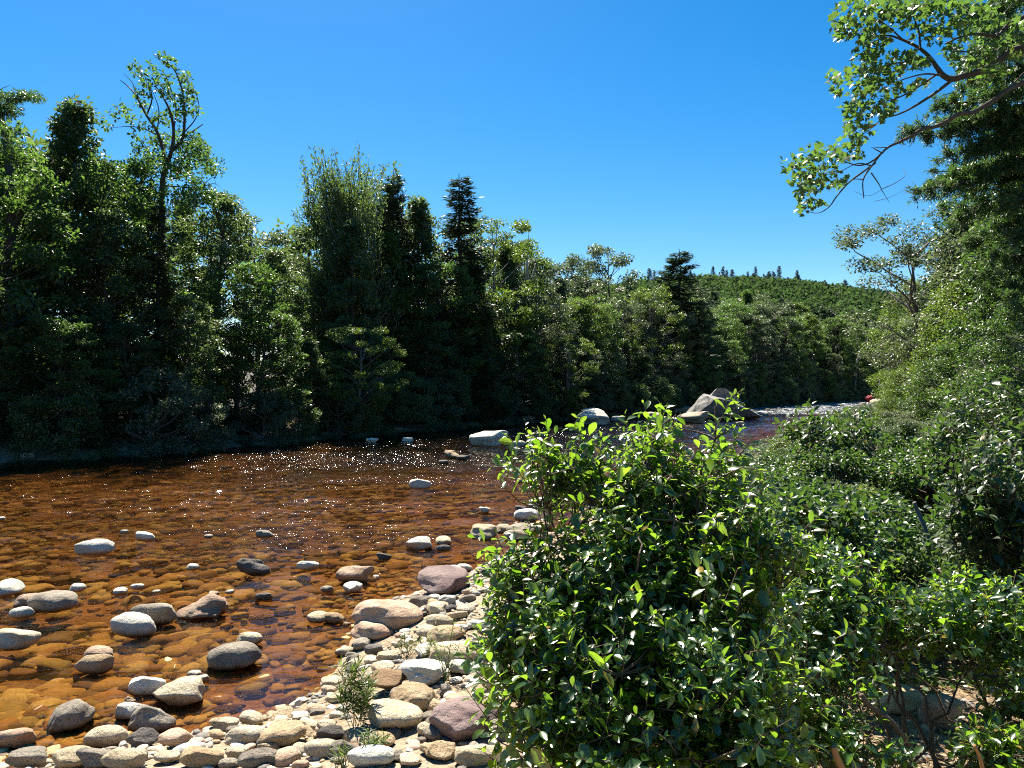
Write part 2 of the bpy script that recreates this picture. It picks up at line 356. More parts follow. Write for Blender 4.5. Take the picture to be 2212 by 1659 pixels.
# ------------------------------------------------------------------ water
m, t, b = newmat('water'); N = t.nodes; Lk = t.links; N.remove(b)
geo = N.new('ShaderNodeNewGeometry')
mp = N.new('ShaderNodeMapping'); mp.inputs['Rotation'].default_value = (0, 0, R(-14)); mp.inputs['Scale'].default_value = (0.55, 1.5, 1)
Lk.new(geo.outputs['Position'], mp.inputs[0])
def noise(scale, detail, rough=0.55, dist=0.0):
    n = N.new('ShaderNodeTexNoise'); n.inputs['Scale'].default_value = scale; n.inputs['Detail'].default_value = detail
    n.inputs['Roughness'].default_value = rough; n.inputs['Distortion'].default_value = dist
    Lk.new(mp.outputs[0], n.inputs['Vector']); return n
big = noise(2.6, 3, 0.6, 0.4); fine = noise(9.0, 3, 0.55, 0.3); patch = noise(0.16, 3, 0.55)
sx = N.new('ShaderNodeSeparateXYZ'); Lk.new(geo.outputs['Position'], sx.inputs[0])
# ripple strength: calm near the stones, lively in mid river and riffle bands
yr = N.new('ShaderNodeMapRange'); yr.inputs['From Min'].default_value = 5; yr.inputs['From Max'].default_value = 15; yr.inputs['To Min'].default_value = 0.12; yr.inputs['To Max'].default_value = 1.0
Lk.new(sx.outputs['Y'], yr.inputs['Value'])
pr = N.new('ShaderNodeMapRange'); pr.inputs['From Min'].default_value = 0.42; pr.inputs['From Max'].default_value = 0.62; pr.inputs['To Min'].default_value = 0.45; pr.inputs['To Max'].default_value = 1.25
Lk.new(patch.outputs[0], pr.inputs['Value'])
mul0 = N.new('ShaderNodeMath'); mul0.operation = 'MULTIPLY'; Lk.new(yr.outputs[0], mul0.inputs[0]); Lk.new(pr.outputs[0], mul0.inputs[1])
y2 = N.new('ShaderNodeMapRange'); y2.inputs['From Min'].default_value = 18; y2.inputs['From Max'].default_value = 36; y2.inputs['To Min'].default_value = 1.0; y2.inputs['To Max'].default_value = 2.0
Lk.new(sx.outputs['Y'], y2.inputs['Value'])
mul = N.new('ShaderNodeMath'); mul.operation = 'MULTIPLY'; Lk.new(mul0.outputs[0], mul.inputs[0]); Lk.new(y2.outputs[0], mul.inputs[1])
bp = N.new('ShaderNodeBump'); bp.inputs['Distance'].default_value = 0.02; hb = N.new('ShaderNodeMath'); hb.operation = 'MULTIPLY'; Lk.new(big.outputs[0], hb.inputs[0]); Lk.new(mul.outputs[0], hb.inputs[1]); Lk.new(hb.outputs[0], bp.inputs['Height']); bp.inputs['Strength'].default_value = 1.0
bp2 = N.new('ShaderNodeBump'); bp2.inputs['Distance'].default_value = 0.035; hf = N.new('ShaderNodeMath'); hf.operation = 'MULTIPLY'; Lk.new(fine.outputs[0], hf.inputs[0]); Lk.new(mul.outputs[0], hf.inputs[1]); Lk.new(hf.outputs[0], bp2.inputs['Height']); Lk.new(bp.outputs[0], bp2.inputs['Normal']); bp2.inputs['Strength'].default_value = 1.0
fr = N.new('ShaderNodeFresnel'); fr.inputs['IOR'].default_value = 1.33; Lk.new(bp2.outputs[0], fr.inputs['Normal'])
gl = N.new('ShaderNodeBsdfGlossy'); gl.inputs['Roughness'].default_value = 0.05; Lk.new(bp2.outputs[0], gl.inputs['Normal'])
tr = N.new('ShaderNodeBsdfTransparent'); tr.inputs['Color'].default_value = (0.70, 0.535, 0.325, 1)
mx = N.new('ShaderNodeMixShader'); Lk.new(fr.outputs[0], mx.inputs[0]); rf = N.new('ShaderNodeBsdfRefraction'); rf.inputs['IOR'].default_value = 1.33; rf.inputs['Roughness'].default_value = 0.02; rf.inputs['Color'].default_value = (0.70, 0.535, 0.325, 1); Lk.new(bp2.outputs[0], rf.inputs['Normal'])
rm = N.new('ShaderNodeMapRange'); rm.inputs['From Max'].default_value = 1.0; rm.inputs['To Max'].default_value = 0.5; Lk.new(mul.outputs[0], rm.inputs['Value'])
mt = N.new('ShaderNodeMixShader'); Lk.new(rm.outputs[0], mt.inputs[0]); Lk.new(tr.outputs[0], mt.inputs[1]); Lk.new(rf.outputs[0], mt.inputs[2])
Lk.new(mt.outputs[0], mx.inputs[1]); Lk.new(gl.outputs[0], mx.inputs[2])
# white water in the far riffle
foamn = noise(3.2, 6, 0.8, 0.6)
fy = N.new('ShaderNodeMapRange'); fy.inputs['From Min'].default_value = 50; fy.inputs['From Max'].default_value = 60; fy.inputs['To Min'].default_value = -0.25; fy.inputs['To Max'].default_value = 0.145
Lk.new(sx.outputs['Y'], fy.inputs['Value'])
fa = N.new('ShaderNodeMath'); fa.operation = 'ADD'; Lk.new(foamn.outputs[0], fa.inputs[0]); Lk.new(fy.outputs[0], fa.inputs[1])
fm = N.new('ShaderNodeMapRange'); fm.inputs['From Min'].default_value = 0.66; fm.inputs['From Max'].default_value = 0.72; Lk.new(fa.outputs[0], fm.inputs['Value'])
foam = N.new('ShaderNodeBsdfDiffuse'); foam.inputs['Color'].default_value = (0.55, 0.57, 0.58, 1)
mx2 = N.new('ShaderNodeMixShader'); Lk.new(fm.outputs[0], mx2.inputs[0]); Lk.new(mx.outputs[0], mx2.inputs[1]); Lk.new(foam.outputs[0], mx2.inputs[2])
Lk.new(mx2.outputs[0], N['Material Output'].inputs['Surface'])
def wave(X, Y):
    rw = np.random.RandomState(9); h = np.zeros_like(X)
    for i in range(46):
        wl = 0.17 * (2.2 / 0.17) ** (rw.rand() ** 2.3); k = 6.283 / wl; a_ = R(-14) + R(90) + rw.normal(0, 1.0)
        h += (0.034 / k) * np.sin(k * (X * math.cos(a_) + Y * math.sin(a_)) + rw.uniform(0, 6.28) + 1.1 * np.sin(X * .9 + i) * np.sin(Y * .7 + 2 * i))
    ins = np.minimum(sdist(X, Y, NEAR), -sdist(X, Y, FAR))
    amp = (0.06 + 1.0 * smoothstep(6.8, 13.5, Y)) * (0.55 + 0.85 * smoothstep(-0.5, 1.0, wav(X * .8 + Y * .2, Y * 1.7, 7.0))) * (0.3 + 0.7 * smoothstep(0.0, 2.5, ins)) * (1 + 0.7 * smoothstep(24, 46, Y))
    return h * amp
rows = [3.2]
while rows[-1] < 140: rows.append(rows[-1] + 0.022 + 0.0026 * rows[-1])
rows = np.array(rows); uu = np.linspace(-1.0, 1.0, 760)
WY = np.repeat(rows[:, None], 760, 1); WX = uu[None, :] * WY * 0.92
WZ = wave(WX, WY); nr = len(rows)
wi = (np.arange(nr - 1)[:, None] * 760 + np.arange(759)[None, :]).ravel()
Vw = np.stack([WX, WY, WZ], -1).reshape(-1, 3)
# plain water beyond the detailed sheet
o1 = np.array([(-2.944, 3.2, 0), (2.944, 3.2, 0), (rows[-1] * .92, rows[-1], 0), (-rows[-1] * .92, rows[-1], 0), (-300, -100, 0), (300, -100, 0), (500, rows[-1], 0), (-500, rows[-1], 0), (500, 420, 0), (-500, 420, 0)])
nb_ = len(Vw); of = np.array([[4, 5, 1, 0], [0, 3, 7, 4], [1, 5, 6, 2], [7, 3, 2, 6], [7, 6, 8, 9]]) + nb_
of = of[[0, 1, 2, 4]]
water = obj('water', mesh_np('water', np.concatenate([Vw, o1]), [np.stack([wi, wi + 1, wi + 761, wi + 760], -1), of], m, True))
tag(water, kind='structure')

# ------------------------------------------------------------------ stones
def ico(sub):
    import bmesh
    bm = bmesh.new(); bmesh.ops.create_icosphere(bm, subdivisions=sub, radius=1.0)
    V = np.array([v.co[:] for v in bm.verts]); Fc = np.array([[v.index for v in f.verts] for f in bm.faces]); bm.free()
    return V, Fc
ICO = {k: ico(k) for k in (1, 2, 3, 4, 5)}
def stone_shape(seed, sub=4, angular=0.0):
    rs = np.random.RandomState(seed); V, Fc = ICO[sub]; V = V.copy()
    # superquadric squash towards boxiness
    p = 0.72 + 0.25 * rs.rand(); V = np.sign(V) * np.abs(V) ** p; V = V / np.max(np.abs(V))
    nc = int(3 + angular * 9)
    for _ in range(nc):                                   # planar cuts with soft edge
        n = norm(rs.normal(0, 1, 3)); dd = rs.uniform(0.62, 0.9) - 0.12 * angular
        s = V @ n; over = np.clip(s - dd, 0, None); V = V - over[:, None] * n * (0.75 + 0.23 * angular)
    d = np.zeros(len(V)); U = norm(V)
    for i, (fq, a) in enumerate([(1.6, 0.09), (3.1, 0.05), (6, 0.022), (12, 0.010)]):
        for _ in range(3):
            k = norm(rs.normal(0, 1, 3)) * fq; d += a * np.sin(U @ k + rs.uniform(0, 6.28)) * np.sin(U @ (norm(rs.normal(0, 1, 3)) * fq) + rs.uniform(0, 6.28))
    if angular > 0.3: d += 0.02 * angular * np.sign(np.sin(U @ (norm(rs.normal(0, 1, 3)) * 9)))
    V = V + U * d[:, None]
    mn, mxx = V.min(0), V.max(0); V = (V - (mn + mxx) / 2) / ((mxx - mn) / 2)
    return V, Fc
_mc = {}
def stone_mesh(shape, matkey, sub=4):
    k = (shape, matkey, sub)
    if k not in _mc:
        V, Fc = stone_shape(100 + shape, sub, 0.0 if shape < 10 else (0.5 if shape < 15 else 1.0))
        _mc[k] = mesh_np('stone', V, [Fc], ST[matkey], True)
    return _mc[k]
rng = np.random.RandomState(11); rnd = random.Random(5)
named = []      # (px, py, label) landmarks
placed = []     # x, y, r footprints
def stone(cx_, cy_, w_, h_, matkey, label=None, shape=None, sub=4, rot=None, mode='n', tilt=0.0, name='stone', cat='stone'):
    """cx_,cy_,w_,h_ in 2212 px; mode n = sits on ground/bed, s = submerged"""
    base = ground_pt(cx_, cy_ + h_ * 0.5)
    d = base[1]; a = math.atan2(CAMH - base[2], d)
    w = w_ * d / F * 1.04; hh = h_ * d / F
    D = w * 0.7
    H = (hh - D * math.sin(a) * 0.75) / math.cos(a)
    H = max(H, 0.40 * w, 0.03); H = min(H, 1.0 * w)
    D = min(max((hh - H * math.cos(a) * 0.6) / max(math.sin(a), 0.12), 0.5 * w), 1.15 * w)
    yc = d + D * 0.5
    x = (cx_ - CX) / F * yc * 1.0
    if mode == 's':
        gz = float(height(x, yc)); H = max(min(0.30 * w, 0.14), 0.05)
        z = min(gz + H * 0.25, -0.012 - H * 0.5)
    else:
        gz = base[2]; z = gz + H * 0.5 - 0.10 * H - (0.02 if gz < 0.01 else 0.0)
        if gz < 0.01: H = H * 1.25; z = gz + H * 0.5 - 0.22 * H
    sh = shape if shape is not None else rnd.randrange(0, 12)
    me = stone_mesh(sh, matkey, sub)
    o = obj(name, me); o.location = (x, yc, z); o.scale = (w * 0.5, D * 0.5, H * 0.5)
    o.rotation_euler = (rnd.uniform(-.08, .08), tilt + rnd.uniform(-.06, .06), rot if rot is not None else rnd.uniform(-0.25, 0.25) + rnd.choice((0, math.pi)))
    o['category'] = cat; placed.append((x, yc, 0.5 * max(w, D)))
    if label: o['label'] = label; named.append((cx_, cy_, label))
    else: autos.append((o, cx_, cy_, w_, matkey, mode))
    return o
autos = []
def S1(x, y, w, h, *a, **k): return stone(x * .3055, 1152 + y * .3055, w * .3055, h * .3055, *a, **k)
def S2(x, y, w, h, *a, **k): return stone(576 + x * .3055, 1152 + y * .3055, w * .3055, h * .3055, *a, **k)
def S4(x, y, w, h, *a, **k): return stone(720 + x / 3, 864 + y / 3, w / 3, h / 3, *a, **k)
def S5(x, y, w, h, *a, **k): return stone(1152 + x * .3255, 792 + y * .3255, w * .3255, h * .3255, *a, **k)
def S6(x, y, w, h, *a, **k): return stone(1584 + x * .2838, 1224 + y * .2838, w * .2838, h * .2838, *a, **k)
# left shallows
S1(670, 118, 250, 85, 'white', 'smooth white oval stone alone in mid water at left', 1)
S1(1020, 30, 150, 50, 'white'); S1(1475, 25, 60, 25, 'grey'); S1(1870, 17, 120, 30, 'grey')
S1(60, 395, 190, 110, 'white', 'white domed stone cut by the left edge above the grey boulder', 3)
S1(550, 392, 120, 50, 'white'); S1(205, 482, 180, 90, 'pink', 'low pinkish stone touching the left side of the oval boulder', 2)
S1(380, 495, 290, 155, 'grey', 'rounded grey-brown boulder standing in the left shallows', 4)
S1(155, 567, 155, 75, 'white'); S1(850, 415, 90, 45, 'white'); S1(970, 385, 90, 35, 'white'); S1(1105, 418, 50, 25, 'white')
S1(1365, 243, 95, 38, 'white'); S1(1800, 262, 250, 70, 'dark', 'jagged dark wet stone with a white crest in the water', 15)
S1(1505, 440, 70, 45, 'pink'); S1(1625, 418, 60, 30, 'white'); S1(1870, 455, 120, 50, 'dark')
S1(1430, 525, 340, 185, 'pink', 'angular pinkish grey rock with a black right face', 16)
S1(1100, 588, 330, 120, 'grey', 'long rounded grey stone beside the angular rock', 5)
S1(945, 668, 330, 115, 'white', 'flat white speckled slab in the shallows', 6)
S1(130, 760, 290, 140, 'cream', 'pale rough stone cut by the left edge of the photo', 11)
S1(520, 760, 330, 120, 'brown', 'wide brown boulder just under the water at left', 7, mode='s')
S1(710, 862, 200, 110, 'pink', 'small pink domed stone with a dark wet foot', 8)
S1(665, 952, 270, 80, 'tan', 'flat orange and white wet stone', 9)
S1(910, 935, 210, 80, 'brown', mode='s'); S1(1310, 955, 280, 90, 'tan', mode='s'); S1(1600, 712, 160, 70, 'cream', mode='s')
S1(1765, 762, 190, 80, 'cream')
S1(1655, 882, 365, 200, 'grey', 'large smooth grey-brown boulder, lit on its left, black on its right', 0)
S1(1285, 1130, 350, 210, 'cream', 'big cream speckled boulder in ankle-deep water', 12)
S1(1050, 1110, 260, 65, 'white', 'flat pointed pale stone behind the cream speckled boulder', 13)
S1(915, 1185, 90, 45, 'cream'); S1(1375, 1000, 95, 50, 'white'); S1(1432, 1035, 90, 55, 'white')
S1(490, 1312, 320, 215, 'grey', 'tall speckled grey boulder leaning right at lower left', 3, tilt=0.25)
S1(920, 1282, 240, 100, 'white', 'angular pale stone with a chipped corner', 12); S1(1065, 1282, 150, 75, 'cream')
S1(1070, 1365, 350, 70, 'grey', 'long thin grey stone lying at the water edge', 10)
S1(110, 1468, 280, 135, 'pink', 'pinkish boulder cut by the left edge near the bottom', 5)
S1(755, 1458, 290, 125, 'cream', 'oval cream boulder left of the dark angular stone', 6)
S1(1010, 1460, 240, 110, 'dark', 'dark angular stone wedged between two pale ones', 17)
S1(1240, 1458, 220, 130, 'pink', 'squat pink and cream boulder right of the dark angular stone', 2)
S1(1590, 1362, 200, 100, 'cream'); S1(1780, 1322, 165, 105, 'cream', tilt=0.3); S1(1530, 1432, 120, 80, 'tan'); S1(1655, 1412, 120, 75, 'grey', shape=13); S1(1760, 1392, 100, 60, 'cream')
S1(200, 1602, 300, 140, 'grey', 'lichen-grey boulder in the bottom left corner', 7)
S1(510, 1602, 285, 165, 'cream', 'pale cream boulder at the bottom edge, second from the left', 8)
S1(700, 1622, 300, 110, 'grey'); S1(940, 1592, 200, 80, 'grey'); S1(1180, 1592, 170, 95, 'cream', 'small egg-shaped cream stone at the bottom edge', 1)
S1(870, 1645, 330, 110, 'cream'); S1(1440, 1615, 320, 130, 'tan', 'tan slab with a rusty left end at the bottom edge', 13)
S1(1740, 1478, 280, 80, 'cream'); S1(2000, 1442, 320, 185, 'tan', 'long tan speckled boulder sloping down to the left', 4, tilt=-0.1)
S1(1900, 1522, 160, 80, 'cream'); S1(790, 1532, 90, 45, 'grey'); S1(870, 1502, 60, 55, 'white'); S1(1120, 1532, 80, 50, 'cream'); S1(1830, 1622, 280, 115, 'grey'); S1(1620, 1645, 150, 60, 'grey')
S1(2000, 1332, 120, 70, 'cream'); S1(2110, 1302, 100, 70, 'white')
for x, y, w_, h_, c in [(1780, 1090, 200, 80, 'brown'), (2010, 1150, 180, 80, 'brown'), (1940, 1245, 170, 100, 'mauve'), (1600, 1190, 220, 95, 'brown'), (1370, 1372, 130, 80, 'brown'),
                        (2030, 985, 200, 80, 'tan'), (1120, 790, 200, 60, 'brown'), (680, 790, 260, 55, 'tan'), (560, 1150, 260, 60, 'cream'), (400, 1080, 260, 70, 'brown'), (1500, 560, 0, 0, 'tan'),
                        (1860, 555, 200, 50, 'tan'), (250, 430, 180, 40, 'tan'), (470, 595, 240, 50, 'cream'), (800, 575, 260, 45, 'tan'), (430, 350, 170, 50, 'tan'), (1900, 95, 110, 30, 'cream'),
                        (330, 1210, 260, 60, 'brown'), (100, 1280, 200, 60, 'brown'), (400, 1470, 220, 70, 'brown'), (1680, 490, 110, 45, 'tan'), (1960, 680, 180, 50, 'tan')]:
    if w_: S1(x, y, w_, h_, c, mode='s')
# centre: point of the cobble bar
S2(1080, 76, 190, 88, 'white', 'white stone with a black left face off the cobble bar', 12); S2(1250, 58, 110, 60, 'cream'); S2(1250, 116, 100, 22, 'dark'); S2(830, 175, 110, 38, 'dark')
S2(290, 246, 150, 38, 'white'); S2(1400, 246, 110, 50, 'white'); S2(1320, 262, 120, 40, 'white')
S2(625, 317, 260, 82, 'pink', 'low pinkish stone with a pointed right end in the water', 11); S2(605, 388, 130, 80, 'white', 'small white stone in front of the low pinkish one', 14); S2(425, 398, 90, 42, 'grey')
S2(1240, 352, 380, 210, 'mauve', 'big mauve boulder with a dark cleft beside the bush', 13)
S2(855, 605, 500, 225, 'pink', 'largest oblong pink granite boulder at the water edge', 0, rot=0.05, sub=5)
S2(750, 700, 315, 160, 'pink', 'smooth salmon boulder in front of the oblong pink one', 3, rot=-0.1)
S2(365, 600, 145, 80, 'cream', 'cream stone half out of the water', 1); S2(475, 605, 150, 62, 'tan')
S2(1280, 477, 125, 88, 'white', shape=13); S2(1210, 537, 160, 100, 'cream', 'cream boulder with a tan front under the bush edge', 12); S2(1186, 462, 90, 52, 'white'); S2(1090, 502, 180, 56, 'grey')
S2(1410, 547, 135, 78, 'grey'); S2(1225, 628, 195, 88, 'cream'); S2(1472, 597, 110, 52, 'cream'); S2(1360, 590, 130, 40, 'cream'); S2(1480, 650, 130, 55, 'white')
S2(1270, 732, 275, 130, 'tan', 'rounded tan boulder behind the thin weed stalks', 2); S2(1122, 705, 130, 100, 'cream')
S2(1350, 872, 410, 195, 'cream', 'wide flat cream and tan boulder under the bush', 6); S2(1122, 842, 150, 105, 'white', shape=14)
S2(935, 727, 62, 45, 'pink'); S2(672, 792, 115, 90, 'grey', 'round grey cobble at the tip of the bar', 4); S2(765, 832, 122, 100, 'dark', 'dark speckled round cobble at the tip of the bar', 5)
S2(560, 838, 130, 76, 'cream', shape=14); S2(602, 872, 90, 85, 'grey', shape=16, tilt=-0.4); S2(870, 890, 190, 66, 'cream'); S2(740, 912, 110, 78, 'cream')
S2(820, 957, 165, 105, 'cream', 'cream boulder with an orange shaded side', 8); S2(640, 936, 125, 78, 'cream'); S2(680, 965, 80, 40, 'white')
S2(1110, 1003, 315, 210, 'white', 'large boulder, white on top and brown on its front', 11, sub=5); S2(1378, 957, 205, 108, 'white', 'pale mottled boulder touching the bush', 12)
S2(868, 1070, 265, 175, 'brown', 'rough brown boulder behind the feathery weed', 11)
S2(1040, 1175, 320, 210, 'tan', 'orange-tan boulder crossed by stalk shadows', 3, sub=5); S2(1265, 1102, 82, 125, 'grey', 'upright grey cobble striped with shadows', 2)
S2(905, 1322, 410, 245, 'cream', 'largest cream boulder on the bar, flat-topped and speckled', 7, sub=5)
S2(1395, 1362, 500, 345, 'mauve', 'largest mauve boulder at the bottom beside the bush', 14, sub=5)
S2(1740, 1272, 255, 155, 'pink', 'pinkish boulder behind the mauve one under the leaves', 4); S2(1670, 1412, 172, 150, 'grey', 'grey-white smooth stone right of the big mauve boulder', 5)
S2(1150, 1312, 105, 80, 'grey'); S2(1110, 1402, 95, 95, 'cream', shape=14); S2(1600, 1492, 62, 90, 'white'); S2(808, 1480, 200, 125, 'tan', 'tan stone striped with grass shadows', 9)
S2(615, 1462, 150, 135, 'tan', shape=8); S2(580, 1562, 275, 115, 'grey', 'grey-brown slab sloping down at the bottom edge', 16); S2(400, 1548, 275, 110, 'cream', 'pale oval stone with grey speckles near the bottom', 0)
S2(240, 1522, 100, 72, 'cream'); S2(245, 1302, 125, 70, 'white', shape=12); S2(362, 1272, 110, 58, 'grey', shape=13); S2(110, 1342, 120, 68, 'cream', shape=12); S2(912, 1582, 170, 105, 'grey', 'grey cobble left of the twin tan boulder', 10)
S2(1010, 1625, 165, 100, 'cream'); S2(1205, 1562, 255, 170, 'tan', 'peaked orange-tan boulder at the bottom centre', 15); S2(1500, 1615, 340, 110, 'cream', 'pale rough boulder half under the leaves at the bottom', 6)
S2(1340, 1562, 120, 75, 'cream'); S2(740, 1635, 330, 95, 'white', 'broad light grey stone cut by the bottom edge', 1); S2(240, 1645, 120, 60, 'pink')
S2(470, 1072, 175, 98, 'cream'); S2(440, 1112, 110, 55, 'pink'); S2(490, 1187, 155, 48, 'cream'); S2(1095, 1472, 80, 48, 'grey'); S2(420, 1362, 135, 78, 'cream'); S2(460, 1432, 210, 85, 'dark', 'layered blue-grey stone with a wavy edge', 18)
S2(1330, 1180, 130, 80, 'cream'); S2(1230, 1260, 110, 60, 'cream'); S2(1340, 1045, 90, 50, 'white'); S2(1600, 1210, 200, 90, 'pink'); S2(1640, 1070, 240, 120, 'cream'); S2(1800, 1420, 160, 110, 'tan')
for x, y, w_, h_, c in [(420, 995, 270, 115, 'tan'), (90, 985, 190, 70, 'tan'), (130, 1150, 230, 75, 'brown'), (340, 1115, 85, 48, 'grey'), (50, 1245, 160, 105, 'mauve'), (380, 905, 240, 60, 'brown'),
                        (220, 720, 200, 50, 'brown'), (60, 690, 170, 50, 'tan'), (200, 365, 190, 35, 'tan'), (1080, 290, 170, 36, 'tan'), (760, 470, 120, 34, 'brown'), (410, 745, 200, 50, 'brown')]:
    S2(x, y, w_, h_, c, mode='s')
# mid river
S4(250, 268, 80, 22, 'white'); S4(480, 265, 70, 14, 'white'); S4(905, 166, 60, 22, 'white'); S4(1005, 273, 250, 62, 'white', 'broad flat white rock in mid river', 11)
S4(768, 350, 95, 58, 'tan', 'small peaked brown rock in mid river', 15); S4(840, 380, 85, 26, 'dark'); S4(718, 403, 60, 24, 'dark'); S4(1133, 438, 70, 36, 'white', 'small white dome left of the bush in mid river', 1)
S4(1212, 522, 45, 30, 'cream'); S4(565, 560, 150, 30, 'white', 'long low white stone in the open water', 13); S4(1310, 236, 90, 18, 'cream'); S4(980, 712, 75, 38, 'cream'); S4(1215, 706, 72, 45, 'dark'); S4(1340, 682, 155, 58, 'white', 'white wedge stone at the bush edge', 16)
S4(1250, 752, 160, 52, 'white'); S4(970, 857, 165, 95, 'cream', 'first rounded cream boulder of the row left of the bush', 5); S4(1100, 836, 100, 60, 'cream'); S4(1210, 848, 172, 88, 'grey', 'grey-cream boulder in the middle of that row', 8)
S4(1310, 830, 92, 55, 'cream'); S4(1385, 816, 72, 48, 'tan'); S4(1400, 892, 140, 50, 'pink'); S4(1480, 912, 110, 55, 'tan'); S4(1180, 890, 150, 40, 'cream'); S4(1600, 780, 90, 40, 'pink'); S4(1680, 690, 120, 40, 'white')
for x, y, w_, h_, c in [(470, 683, 95, 18, 'white'), (130, 735, 130, 22, 'tan'), (670, 700, 115, 28, 'cream'), (520, 860, 120, 30, 'tan'), (300, 910, 120, 34, 'tan'), (880, 960, 110, 30, 'tan'), (730, 745, 60, 18, 'cream'), (1380, 745, 120, 24, 'tan')]:
    S4(x, y, w_, h_, c, mode='s')
stone(268, 1150, 18, 6, 'white'); stone(4, 1120, 12, 8, 'white'); stone(1120, 960, 30, 9, 'white')
S5(375, 330, 225, 122, 'white', 'pale cracked boulder in front of the far bank', 12, sub=5, rot=0.3)
S5(990, 302, 130, 30, 'grey'); S5(1000, 337, 90, 26, 'grey'); S5(1070, 352, 190, 52, 'cream', 'flat cream rock at the foot of the split boulder', 11); S5(930, 352, 70, 24, 'white'); S5(1370, 386, 70, 14, 'cream'); S5(800, 325, 110, 44, 'cream'); S5(560, 350, 90, 30, 'white'); S5(870, 345, 60, 22, 'cream')
stone(1897, 869, 34, 16, 'cream', 'pale boulder beside the red bundle at the far bend', 2)
stone(1902, 858, 14, 8, 'white'); stone(1864, 872, 14, 6, 'grey'); stone(1658, 885, 12, 5, 'dark')
# boulders seen through the bush
S6(1230, 1035, 430, 270, 'cream', 'round tan boulder seen through the bush stems', 0, sub=5)
S6(1570, 1140, 300, 330, 'grey', 'upright grey-white boulder right of the round one behind the stems', 5, sub=5)
S6(1950, 195, 260, 75, 'cream', 'flat pale slab beside the yellow grass tuft', 13)
# far bank stones
for px, py in [(60, 985), (130, 981), (205, 975), (262, 972), (330, 970), (372, 968), (560, 948), (700, 938), (780, 930), (860, 926), (1080, 912), (1140, 905), (1170, 903), (1200, 907), (1230, 905)]:
    stone(px, py, rnd.uniform(16, 34), rnd.uniform(6, 11), rnd.choice(['grey', 'dark', 'grey', 'cream']))

# automatic labels: colour, kind, where from its nearest landmark
CN = {'cream': 'cream', 'white': 'white', 'grey': 'grey', 'dark': 'dark', 'pink': 'pinkish', 'tan': 'tan', 'mauve': 'mauve', 'brown': 'brown'}
ORD = ['', 'second ', 'third ', 'fourth ', 'fifth ', 'sixth ', 'seventh ']
short = lambda s: ' '.join(s.split(' ')[:7]).replace(',', '')
cnt = {}
autos.sort(key=lambda a: 0)
def lmdist(a, l): return math.hypot(a[1] - l[0], (a[2] - l[1]) * 1.6)
for a in sorted(autos, key=lambda a: min(lmdist(a, l) for l in named)):
    l = min(named, key=lambda l: lmdist(a, l)); dx, dy = a[1] - l[0], (a[2] - l[1]) * 1.6
    where = ('left of' if dx < 0 else 'right of') if abs(dx) > abs(dy) else ('behind' if dy < 0 else 'in front of')
    size = 'tiny' if a[3] < 20 else ('small' if a[3] < 45 else 'medium')
    kind = 'underwater' if a[5] == 's' else 'dry-topped'
    s = f"{size} {CN[a[4]]} {kind} stone {where} {short(l[2])}"
    c = cnt.get(s, 0); cnt[s] = c + 1
    lab = (ORD[min(c, 6)] + s).split()
    a[0]['label'] = ' '.join(lab[:16])
for o in col.objects:
    if o.name.startswith('stone') and 'category' in o: o['group'] = 'stones of the river and its bank'

# scattered cobbles on the bar (individuals) and fill gravel (stuff)
V1, F1 = ICO[2]
def free(x, y, r, k=0.7):
    for a, b_, c in placed:
        if (x - a) ** 2 + (y - b_) ** 2 < (k * (r + c)) ** 2: return False
    return True
n_c = 0; tries = 0
while n_c < 95 and tries < 9000:
    tries += 1
    px = rng.uniform(0, 1500); py = rng.uniform(1180, 1655)
    p = ground_pt(px, py)
    if p[2] < 0.01 and rng.rand() > 0.02: continue
    r = rng.uniform(0.035, 0.085)
    if not free(p[0], p[1], r, 0.62): continue
    mk = rnd.choice(['cream', 'cream', 'grey', 'pink', 'white', 'tan', 'tan', 'grey', 'dark'])
    o = obj('cobble', stone_mesh(rnd.randrange(0, 14), mk, 3))
    o.location = (p[0], p[1], p[2] + r * 0.25); o.scale = (r * rng.uniform(.9, 1.3), r * rng.uniform(.7, 1.05), r * rng.uniform(.5, .75)); o.rotation_euler = (rng.uniform(-.3, .3), rng.uniform(-.3, .3), rng.uniform(0, 6.28))
    tag(o, 'rounded hand-sized cobble filling a gap between boulders of the bar', 'stone', 'cobbles between the boulders of the bar')
    placed.append((p[0], p[1], r)); n_c += 1

